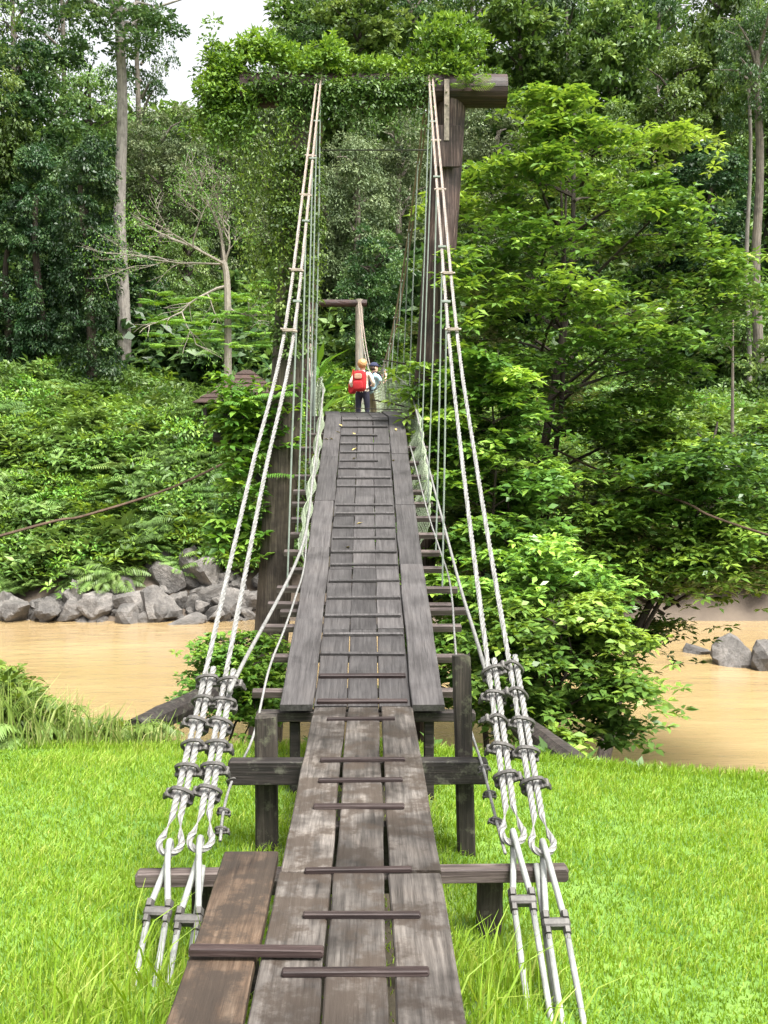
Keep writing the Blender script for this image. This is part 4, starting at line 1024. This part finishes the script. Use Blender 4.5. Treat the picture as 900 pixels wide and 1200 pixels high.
c = at(420, 98, TY)
mid = [(random.uniform(385, 510), random.gauss(88, 7)) for _ in range(90)]
creeper('creeper', 'fringe of bright creeper trailing along the middle of the crossbeam', c, [clumps(px_pts(mid, c, TY, .3), .13, 46, .075, .036, .8, .1, .6), rosettes(px_pts([(random.uniform(385, 500), random.uniform(68, 88)) for _ in range(110)], c, TY, .25), 7, .1, .04, (.1, 1.3), .7)], M['leaf_creeper'])
c = at(400, 112, TY)
drk = [(random.uniform(283, 345), random.gauss(104, 7)) for _ in range(26)] + [(random.uniform(335, 500), random.gauss(110, 9)) for _ in range(150)]
creeper('clinging_ivy', 'dark ivy clinging under the crossbeam between the two tower logs', c, [clumps(px_pts(drk, c, TY - .33, .12), .13, 34, .07, .036, .9, .4, .3), hanging(px_pts([(random.uniform(325, 500), random.uniform(100, 125)) for _ in range(110)], c, TY - .36, .12), rng.uniform(.1, .55, 110), 18, .065, .03, .05, .3)], M['leaf_mid'])
c = at(535, 70, TY)
top = [(random.gauss(530, 18), random.uniform(40, 98)) for _ in range(70)]
creeper('epiphyte', 'bushy epiphyte growing upright on top of the reddish tower post', c, [clumps(px_pts(top, c, TY, .3), rng.uniform(.1, .19, len(top)), 50, .085, .036, .95, -.4, .6),
    rosettes(px_pts([(random.gauss(528, 17), random.uniform(20, 60)) for _ in range(110)], c, TY, .25), 7, .12, .042, (.3, 1.4), .7)] + fronds(px_pts([(552, 100), (548, 104)], c, TY - .3, .02), 5, .5, 14, .16, .2, azr=(-2.6, -.5)), M['leaf_creeper'])
c = at(505, 450, TY - .3)
pr_ = [(random.gauss(505, 20), random.uniform(425, 560)) for _ in range(110)] + [(random.uniform(515, 560), random.uniform(290, 430)) for _ in range(60)]
creeper('climbing_shrub', 'leafy climber wrapped around the foot of the reddish tower post', c, [rosettes(px_pts(pr_, c, TY - .35, .3), 8, .19, .08, (-.5, .5), .6)], M['leaf_tree'])
c = at(330, 250, TY)
veil = [(random.uniform(268, 374), random.uniform(122, 330)) for _ in range(300)]
veil = [(x, y) for x, y in veil if x > 270 + (y - 120) * .12]
creeper('hanging_vines', 'curtain of thin leafy vines hanging beside the grey tower log', c, [hanging(px_pts(veil, c, TY - .15, .4), rng.uniform(.25, 1.5, len(veil)), 30, .062, .026, .075, .6)], M['leaf_creeper'])
c = at(300, 470, TY)
lowv = [(random.uniform(255, 350), random.gauss(486, 17)) for _ in range(80)] + [(random.uniform(252, 312), random.uniform(490, 660)) for _ in range(80)]
creeper('creeper', 'bright climbing leaves on the side beams of the grey tower log', c, [rosettes(px_pts(lowv, c, TY - .1, .4), 9, .2, .09, (-.5, .5), .6), clumps(px_pts(lowv, c, TY + .2, .3), .2, 26, .12, .06, .8, .2, .5)] + fronds(px_pts([(258, 478), (330, 470), (350, 560)], c, TY - .2, .05), 8, .7, 14, .15, .5), M['leaf_bright'])
c = at(352, 320, TY)
lv = [(random.uniform(325, 372), random.uniform(180, 420)) for _ in range(120)]
creeper('climbing_ivy', 'sparse dark ivy clinging to the upper grey tower log', c, [clumps(px_pts(lv, c, TY - .28, .2), .13, 40, .075, .04, 1.0, .4, .35)], M['leaf_mid'])

# palm-like plant behind the people and plants on the banks
def rosette_plant(name, label, p, parts, mat, cat, group=None):
    o = obj(name, leafmesh(name, parts, mat), None, p); return tag(o, label, cat, group)
p = at(372, 452, 43); p.z = Hs(p.x, 43)
bl = rosettes(np.array([[0, 0, .4 + .45 * j] for j in range(7)]), 9, 1.35, .24, (.0, 1.2), .45)
rosette_plant('broad_leaf_palm', 'big broad leaved palm behind the bridge hand net', p, [bl], M['leaf_bright'], 'palm')
for j, (px, py, Y, s, lb_) in enumerate(((62, 840, 9.6, .62, 'pale young palm with arching fronds above the bank grass'), (14, 800, 9.9, .55, 'leafy fern at the river edge beside the pale young palm'), (24, 862, 9.0, .42, 'feathery low fern at the lawn edge'), (118, 850, 9.6, .4, 'small fern among the tall bank grasses'), (245, 850, 9.3, .3, 'little fern at the lawn edge by the cable clamps'))):
    p = at(px, py, Y); p.z = Hs(p.x, Y)
    rosette_plant('fern' if j else 'young_palm', lb_, p, fronds(np.array([[0, 0, .05]]), 11, s * 1.25, 20, .22, 1.3, .75), M['frond'], 'fern' if j else 'palm')
# tall mixed grass and weeds on the left edge of the lawn
def blades(X, Y, Z, h, wd, lean, tint):
    n_ = len(X); a = rng.random(n_) * 6.283; d = np.stack([np.cos(a), np.sin(a), 0 * a], 1); s = np.stack([-np.sin(a + 1), np.cos(a + 1), 0 * a], 1)
    P = np.stack([X, Y, Z], 1); h = h[:, None]; up = np.array([0, 0, 1.0]); ln = (lean * rng.random(n_))[:, None]
    m1 = P + up * h * .55 + d * h * ln * .35; tp = P + up * h * (1 - ln * .25) + d * h * ln
    W_ = wd[:, None]
    V = np.stack([P - s * W_ * .5, P + s * W_ * .5, m1 + s * W_ * .42, m1 - s * W_ * .42, tp + s * W_ * .06, tp - s * W_ * .06], 1).reshape(-1, 3)
    b0 = np.arange(n_)[:, None] * 6
    Q = np.concatenate([b0 + np.array([[0, 1, 2, 3]]), b0 + np.array([[3, 2, 4, 5]])])
    return V, Q, np.repeat(np.clip(tint, 0, 1), 6)
n_ = 4600
X = rng.uniform(-6.5, -1.6, n_); Y = 8.75 + .3 * np.clip(-X - 3, 0, 3) + rng.gamma(2, .33, n_) - .1; Z = H(X, Y)
V, Q, t = blades(X, Y, Z, rng.uniform(.1, .7, n_) * (1 - .5 * sstep(-3, -1.6, X)), np.full(n_, .014), .9, rng.normal(.5, .3, n_))
tag(obj('bank_grass', mesh('bank_grass', V, Q, M['drygrass'], tint=t)), 'tall pale grasses and weeds along the lawn edge above the river', kind='stuff')
n_ = 900
C = np.stack([rng.uniform(-6.5, -1.9, n_), rng.uniform(9.0, 10.6, n_), np.zeros(n_)], 1); C[:, 2] = H(C[:, 0], C[:, 1]) + rng.uniform(.05, .65, n_) * (1 - .6 * sstep(-3.2, -1.9, C[:, 0]))
tag(obj('bank_weeds', leafmesh('bank_weeds', [rosettes(C, 8, .17, .065, (-.2, 1.1), .5)] + fronds(C[:130], 6, .45, 14, .2, 1.2, .6), M['leaf_creeper'])), 'low leafy weeds between the tall bank grasses', kind='stuff')
n_ = 1500
C = np.stack([rng.uniform(-3.5, 8, n_), rng.uniform(9.4, 15.5, n_), np.zeros(n_)], 1); C[:, 2] = H(C[:, 0], C[:, 1]) + rng.uniform(.03, .25, n_)
tag(obj('bank_ground_cover', leafmesh('bank_ground_cover', [rosettes(C, 8, .2, .08, (-.2, 1.0), .4)], M['leaf_mid'])), 'leafy ground cover down the near bank below the bridge', kind='stuff')

# ------------------------------------------------------------------ lawn
n_ = 230000
Y = 2.2 + 7.6 * rng.random(n_) ** .85; X = rng.uniform(-1, 1, n_) * (.45 * Y + 1.6)
ye = 8.9 - .12 * np.clip(X, 0, 5) + .15 * np.sin(X * 1.1) + .3 * np.clip(-X - 3, 0, 3)
wear = np.zeros(n_)
for wx_, wy_ in ((-.6, 6.36), (.65, 6.36), (-.82, 5.26), (.68, 5.26), (-1.0, 4.5), (.85, 4.4), (-.5, 7.47), (.49, 7.47)): wear = np.maximum(wear, np.exp(-((X - wx_) ** 2 + (Y - wy_) ** 2) / .02))
ok = (rng.random(n_) > wear * .8) & (Y < ye + .5) & ((np.abs(X) > .42) | (rng.random(n_) < .12) | (Y > 8.2)); X, Y, ye = X[ok], Y[ok], ye[ok]; n_ = len(X); Z = H(X, Y) - .005
pn = np.sin(X * 2.3 + np.sin(Y * 1.9) * 1.5) * np.sin(Y * 2.7 + X * .8) + .6 * np.sin(X * 7 + Y * 5) * np.sin(Y * 8 - X * 3)
longer = np.exp(-((X + 1.05) / .45) ** 2 - ((Y - 4.45) / .5) ** 2) + .8 * np.exp(-((X - .65) / .25) ** 2 - ((Y - 4.6) / .5) ** 2) + .5 * np.exp(-((np.abs(X) - .6) / .15) ** 2 - ((Y - 6.35) / .2) ** 2) + .5 * (Y > ye - .25)
h = .036 + .03 * rng.random(n_) + .014 * pn + longer * rng.uniform(0, .11, n_)
ud = (np.abs(X) < .4)
h = np.where(ud, h * .7, h)
V, Q, t = blades(X, Y, Z, np.maximum(h, .02), .006 + .004 * rng.random(n_), 1.0, .46 + .13 * pn + .13 * np.sin(X * .9 + 1.7 * np.sin(Y * .7)) * np.sin(Y * 1.1 + 1) + rng.normal(0, .2, n_) + .5 * (rng.random(n_) < .05))
tag(obj('lawn_grass', mesh('lawn_grass', V, Q, M['grass'], tint=t)), 'bright green short lawn grass around the boardwalk trestles', kind='stuff')
# a few long arching blades beside the anchors and in front of the beam
n_ = 230
X = np.where(rng.random(n_) < .6, rng.normal(-1.05, .22, n_), rng.normal(.62, .14, n_)); Y = rng.normal(4.45, .28, n_); Z = H(X, Y)
V, Q, t = blades(X, Y, Z, rng.uniform(.18, .42, n_), np.full(n_, .011), 1.1, rng.normal(.55, .2, n_))
tag(obj('long_grass', mesh('long_grass', V, Q, M['grass'], tint=t)), 'long arching grass blades around the anchor rods', kind='stuff')

# ------------------------------------------------------------------ fallen leaves on the deck
lm = MB(); lm.add([(0, -.05, .004), (.022, 0, .012), (0, .055, .006), (-.022, 0, .012), (0, 0, .003)], [(0, 1, 4), (1, 2, 4), (2, 3, 4), (3, 0, 4)])
LEAF = mesh('fallen_leaf', lm.V, lm.Q, M['yellowleaf'])
for px, py in ((461, 543), (421, 614), (399, 501), (396, 509), (388, 517), (415, 509), (415, 527), (433, 511), (415, 538), (382, 517), (464, 506), (408, 642)):
    y = on_deck(py, px); p = at(px, py, y); hh = .030 if abs(p.x) > .355 else .003
    tag(obj('fallen_leaf', LEAF, None, (p.x, y, zd(y) + hh), (SL(y), 0, random.uniform(0, 6.28)), (.9, .9, 1)), 'small yellow fallen leaf lying on the grey bridge planks', 'leaf', 'fallen leaves on the deck')

# ------------------------------------------------------------------ two people on the bridge
def cloth(name, c, rough=.85): return plain(name, c, rough, 0, .15, 14, .15, .2)
M['skin'] = plain('skin', (.55, .33, .24), .55, 0, .06, 10, 0, .4)
M['shirt_cream'] = cloth('shirt_cream', (.66, .60, .50)); M['trouser_navy'] = cloth('trouser_navy', (.025, .025, .04))
M['shirt_blue'] = cloth('shirt_blue', (.36, .55, .62)); M['trouser_khaki'] = cloth('trouser_khaki', (.25, .22, .14))
M['hair'] = plain('strawberry_hair', (.36, .21, .09), .6, 0, .3, 30, .4, .4); M['cap'] = cloth('cap', (.03, .035, .07)); M['shoe'] = cloth('shoe', (.05, .04, .035))
M['red'] = cloth('pack_red', (.33, .02, .024)); M['packpanel'] = cloth('pack_panel', (.42, .25, .18)); M['black'] = cloth('pack_black', (.02, .02, .026)); M['hairdark'] = plain('brown_hair', (.05, .03, .02), .6)
def person(label, loc, facing, joints, edges, mats, paint):
    """one continuous skinned body; joints: name -> (x right, y forward, z up, rx, ry)"""
    names = list(joints); me = bpy.data.meshes.new('body'); me.from_pydata([joints[k][:3] for k in names], [(names.index(a), names.index(b_)) for a, b_ in edges], [])
    o = bpy.data.objects.new('tmp', me); col.objects.link(o)
    md = o.modifiers.new('s', 'SKIN'); md.use_smooth_shade = True
    for i_, k in enumerate(names):
        sv = me.skin_vertices[0].data[i_]; sv.radius = joints[k][3:5]; sv.use_root = (k == 'pelvis')
    sb = o.modifiers.new('b', 'SUBSURF'); sb.levels = 2; sb.render_levels = 2
    dg = bpy.context.evaluated_depsgraph_get(); dg.update(); nm = bpy.data.meshes.new_from_object(o.evaluated_get(dg))
    bpy.data.objects.remove(o); nm.name = 'body'; nm.materials.clear()
    for k in mats: nm.materials.append(M[k])
    for pgn in nm.polygons: pgn.material_index = paint(pgn.center); pgn.use_smooth = True
    body = obj('person', nm, None, loc, (0, 0, facing)); tag(body, label, 'person')
    return body
ED = [('pelvis', 'waist'), ('waist', 'chest'), ('chest', 'neck'), ('neck', 'jaw'), ('jaw', 'head'), ('head', 'crownv'), ('jaw', 'nose'),
      ('chest', 'shl'), ('shl', 'ell'), ('ell', 'wrl'), ('wrl', 'hal'), ('chest', 'shr'), ('shr', 'elr'), ('elr', 'wrr'), ('wrr', 'har'),
      ('pelvis', 'hil'), ('hil', 'knl'), ('knl', 'anl'), ('anl', 'tol'), ('pelvis', 'hir'), ('hir', 'knr'), ('knr', 'anr'), ('anr', 'tor')]
for s_, q in (('l', 'wrl'), ('r', 'wrr')):
    for i_ in range(5): ED.append(('ha' + s_, f'f{s_}{i_}')); 
def base_joints(h=1.68, arms=None):
    k = h / 1.68
    J = dict(pelvis=(0, 0, .92, .15, .12), waist=(0, .01, 1.08, .135, .105), chest=(0, 0, 1.28, .16, .115), neck=(0, 0, 1.44, .055, .055), jaw=(0, .02, 1.51, .06, .065), head=(0, .01, 1.585, .075, .09), crownv=(0, 0, 1.645, .055, .065), nose=(0, .105, 1.545, .014, .014),
             hil=(-.10, 0, .86, .095, .095), knl=(-.115, .02, .48, .062, .065), anl=(-.12, -.01, .09, .045, .05), tol=(-.13, .15, .04, .042, .03),
             hir=(.10, 0, .86, .095, .095), knr=(.115, .02, .48, .062, .065), anr=(.12, -.01, .09, .045, .05), tor=(.13, .15, .04, .042, .03))
    J.update(arms)
    for s_, sg in (('l', -1), ('r', 1)):
        hx, hy, hz = J['ha' + s_][:3]; wx_, wy_, wz_ = J['wr' + s_][:3]; d = Vector((hx - wx_, hy - wy_, hz - wz_)).normalized()
        side_ = d.cross(Vector((0, 0, 1)) if abs(d.z) < .8 else Vector((0, 1, 0))).normalized()
        for i_ in range(4):
            p = Vector((hx, hy, hz)) + d * (.085 - .01 * abs(i_ - 1.3)) + side_ * (.024 * (i_ - 1.5)); J[f'f{s_}{i_}'] = (*p, .0085, .0085)
        p = Vector((hx, hy, hz)) + side_ * -.055 + d * .02; J[f'f{s_}4'] = (*p, .009, .009)
    return {a: tuple(v * k for v in b_) for a, b_ in J.items()}
PY = 25.0
p1 = at(425, 504, PY); loc1 = Vector((p1.x, PY, zd(PY)))
J = base_joints(1.68, dict(shl=(-.185, 0, 1.36, .062, .062), ell=(-.30, -.06, 1.13, .048, .048), wrl=(-.24, .12, .99, .033, .036), hal=(-.20, .18, .97, .03, .04), shr=(.185, 0, 1.36, .062, .062), elr=(.27, .02, 1.12, .048, .048), wrr=(.20, .22, 1.08, .033, .036), har=(.16, .29, 1.09, .03, .04)))
def paint1(c):
    if c.z > 1.445: return 0
    if c.z < .07: return 3
    if c.z < .93 and abs(c.x) < .2: return 2
    if (Vector((abs(c.x), c.y)) - Vector((.22, .13))).length < .02 or (c.y > .1 and c.z < 1.2 and c.z > .8): return 0
    return 1
W1 = person('person in cream shirt and dark trousers wearing a red backpack', loc1, R(-18), J, ED, ['skin', 'shirt_cream', 'trouser_navy', 'shoe'], paint1)
p2 = at(437, 504, PY + .5); loc2 = Vector((p2.x + .03, PY + .55, zd(PY + .5)))
J = base_joints(1.66, dict(shl=(-.185, 0, 1.36, .062, .062), ell=(-.25, .06, 1.12, .048, .048), wrl=(-.17, .26, 1.24, .033, .036), hal=(-.10, .27, 1.36, .03, .04), shr=(.185, 0, 1.36, .062, .062), elr=(.25, .10, 1.15, .048, .048), wrr=(.17, .27, 1.33, .033, .036), har=(.10, .25, 1.44, .03, .04)))
def paint2(c):
    if c.z > 1.425: return 0
    if c.z < .07: return 3
    if c.z < .93 and abs(c.x) < .22: return 2
    if c.y > .13 and c.z > 1.0 or (abs(c.x) > .215 and c.z < 1.2): return 0
    return 1
W2 = person('person in light blue shirt and dark cap holding something to the face', loc2, R(-62), J, ED, ['skin', 'shirt_blue', 'trouser_khaki', 'shoe'], paint2)
def local_mesh(name, k, mat, parent, smooth=True, sub=0):
    o = bpy.data.objects.new(name, mesh(name, k.V, k.Q, mat, smooth=smooth)); col.objects.link(o); o.parent = parent
    if sub: q = o.modifiers.new('b', 'SUBSURF'); q.levels = sub; q.render_levels = sub
    return o
def ball(k, c, r, n=10, mfn=None):
    V = []; Q = []
    for i_ in range(n + 1):
        th = math.pi * i_ / n
        for j in range(n * 2):
            ph = math.pi * j / n; v = Vector((r[0] * math.sin(th) * math.cos(ph), r[1] * math.sin(th) * math.sin(ph), r[2] * math.cos(th)))
            if mfn: v = mfn(v)
            V.append(v + Vector(c))
    for i_ in range(n):
        for j in range(n * 2): j2 = (j + 1) % (n * 2); Q.append((i_ * 2 * n + j, (i_ + 1) * 2 * n + j, (i_ + 1) * 2 * n + j2, i_ * 2 * n + j2))
    k.add(V, Q)
def face(body, zs):
    for s in (-1, 1):
        k = MB(); ball(k, (s * .03, .085, 1.575 * zs), (.011, .008, .009), 6); local_mesh('eye', k, M['hairdark'], body)
        k = MB(); ball(k, (s * .078, .0, 1.555 * zs), (.012, .022, .032), 6); local_mesh('ear', k, M['skin'], body)
    k = MB(); ball(k, (0, .085, 1.505 * zs), (.024, .008, .006), 6); local_mesh('mouth', k, M['red'], body)
face(W1, 1); face(W2, 1.66 / 1.68)
k = MB(); ball(k, (0, -.02, 1.60), (.112, .12, .118), 16, lambda v: (lambda q: Vector((q.x, min(q.y, .07), max(q.z, -.13 if q.y < .02 else .0))))(v * (1 + .09 * math.sin(v.z * 95 + v.x * 70) * math.cos(v.y * 85) + .05 * math.sin(v.x * 160)))); local_mesh('hair', k, M['hair'], W1)
k = MB(); ball(k, (0, 0, 1.60), (.10, .115, .095), 12, lambda v: Vector((v.x, v.y, max(v.z, -.01)))); k.box((0, .14, 1.595), (.15, .12, .012), bev=.005); local_mesh('cap', k, M['cap'], W2)
k = MB(); ball(k, (0, -.035, 1.545), (.088, .075, .07), 8); local_mesh('hair', k, M['hairdark'], W2)
def pack(label, body, cols_, h, name='backpack'):
    t = thing(name, body.location, label, 'backpack'); t.rotation_euler = body.rotation_euler
    def bag(nm, c, d, mat, sub=2):
        k = MB(); ball(k, c, [x * .5 for x in d], 12, lambda v: Vector([math.copysign(abs(2 * v[i_] / d[i_]) ** .5, v[i_]) * d[i_] / 2 for i_ in range(3)])); return local_mesh(nm, k, mat, t)
    bag('main_bag', (0, -.235, 1.17), (.33, .20, .50), cols_[0]); bag('front_pocket', (0, -.365, 1.06), (.25, .09, .22), cols_[1])
    bag('panel', (0, -.345, 1.28), (.19, .03, .13), cols_[2])
    for s in (-1, 1):
        k = MB(); k.tube(smoothpts([(s * .11, -.13, 1.38), (s * .115, -.02, 1.445), (s * .12, .115, 1.36), (s * .135, .13, 1.2), (s * .17, .0, 1.03), (s * .14, -.15, .98)], 5), .018, 6); local_mesh('strap', k, cols_[3], t)
    return t
pack('red backpack with pale panel on the back of the person in cream', W1, (M['red'], M['red'], M['packpanel'], M['black']), 1)
pack('black backpack on the back of the person in light blue', W2, (M['black'], M['black'], M['black'], M['black']), 1)
k = MB(); k.box((0, 0, 0), (.12, .07, .07), bev=.012); k.tube([Vector((0, .03, 0)), Vector((0, .075, 0))], .026, 10)
cmr = obj('camera_body', mesh('camera_body', k.V, k.Q, M['rod']), None, loc2 + Matrix.Rotation(R(-62), 3, 'Z') @ Vector((0, .26, 1.50)), (0, 0, R(-62))); tag(cmr, 'small pale camera held to the face by the person in a cap', 'camera')
k = MB(); k.box((0, 0, 0), (.16, .22, .26), bev=.04); k.tube(smoothpts([(0, -.06, .12), (0, -.03, .3), (.03, .03, .46), (0, .06, .12)], 4), .012, 5)
hbg = obj('shoulder_bag', mesh('shoulder_bag', k.V, k.Q, M['red']), None, loc1 + Matrix.Rotation(R(-18), 3, 'Z') @ Vector((-.30, .10, 1.02)), (0, 0, R(-18))); tag(hbg, 'small dark red bag at the elbow of the person in cream', 'bag')
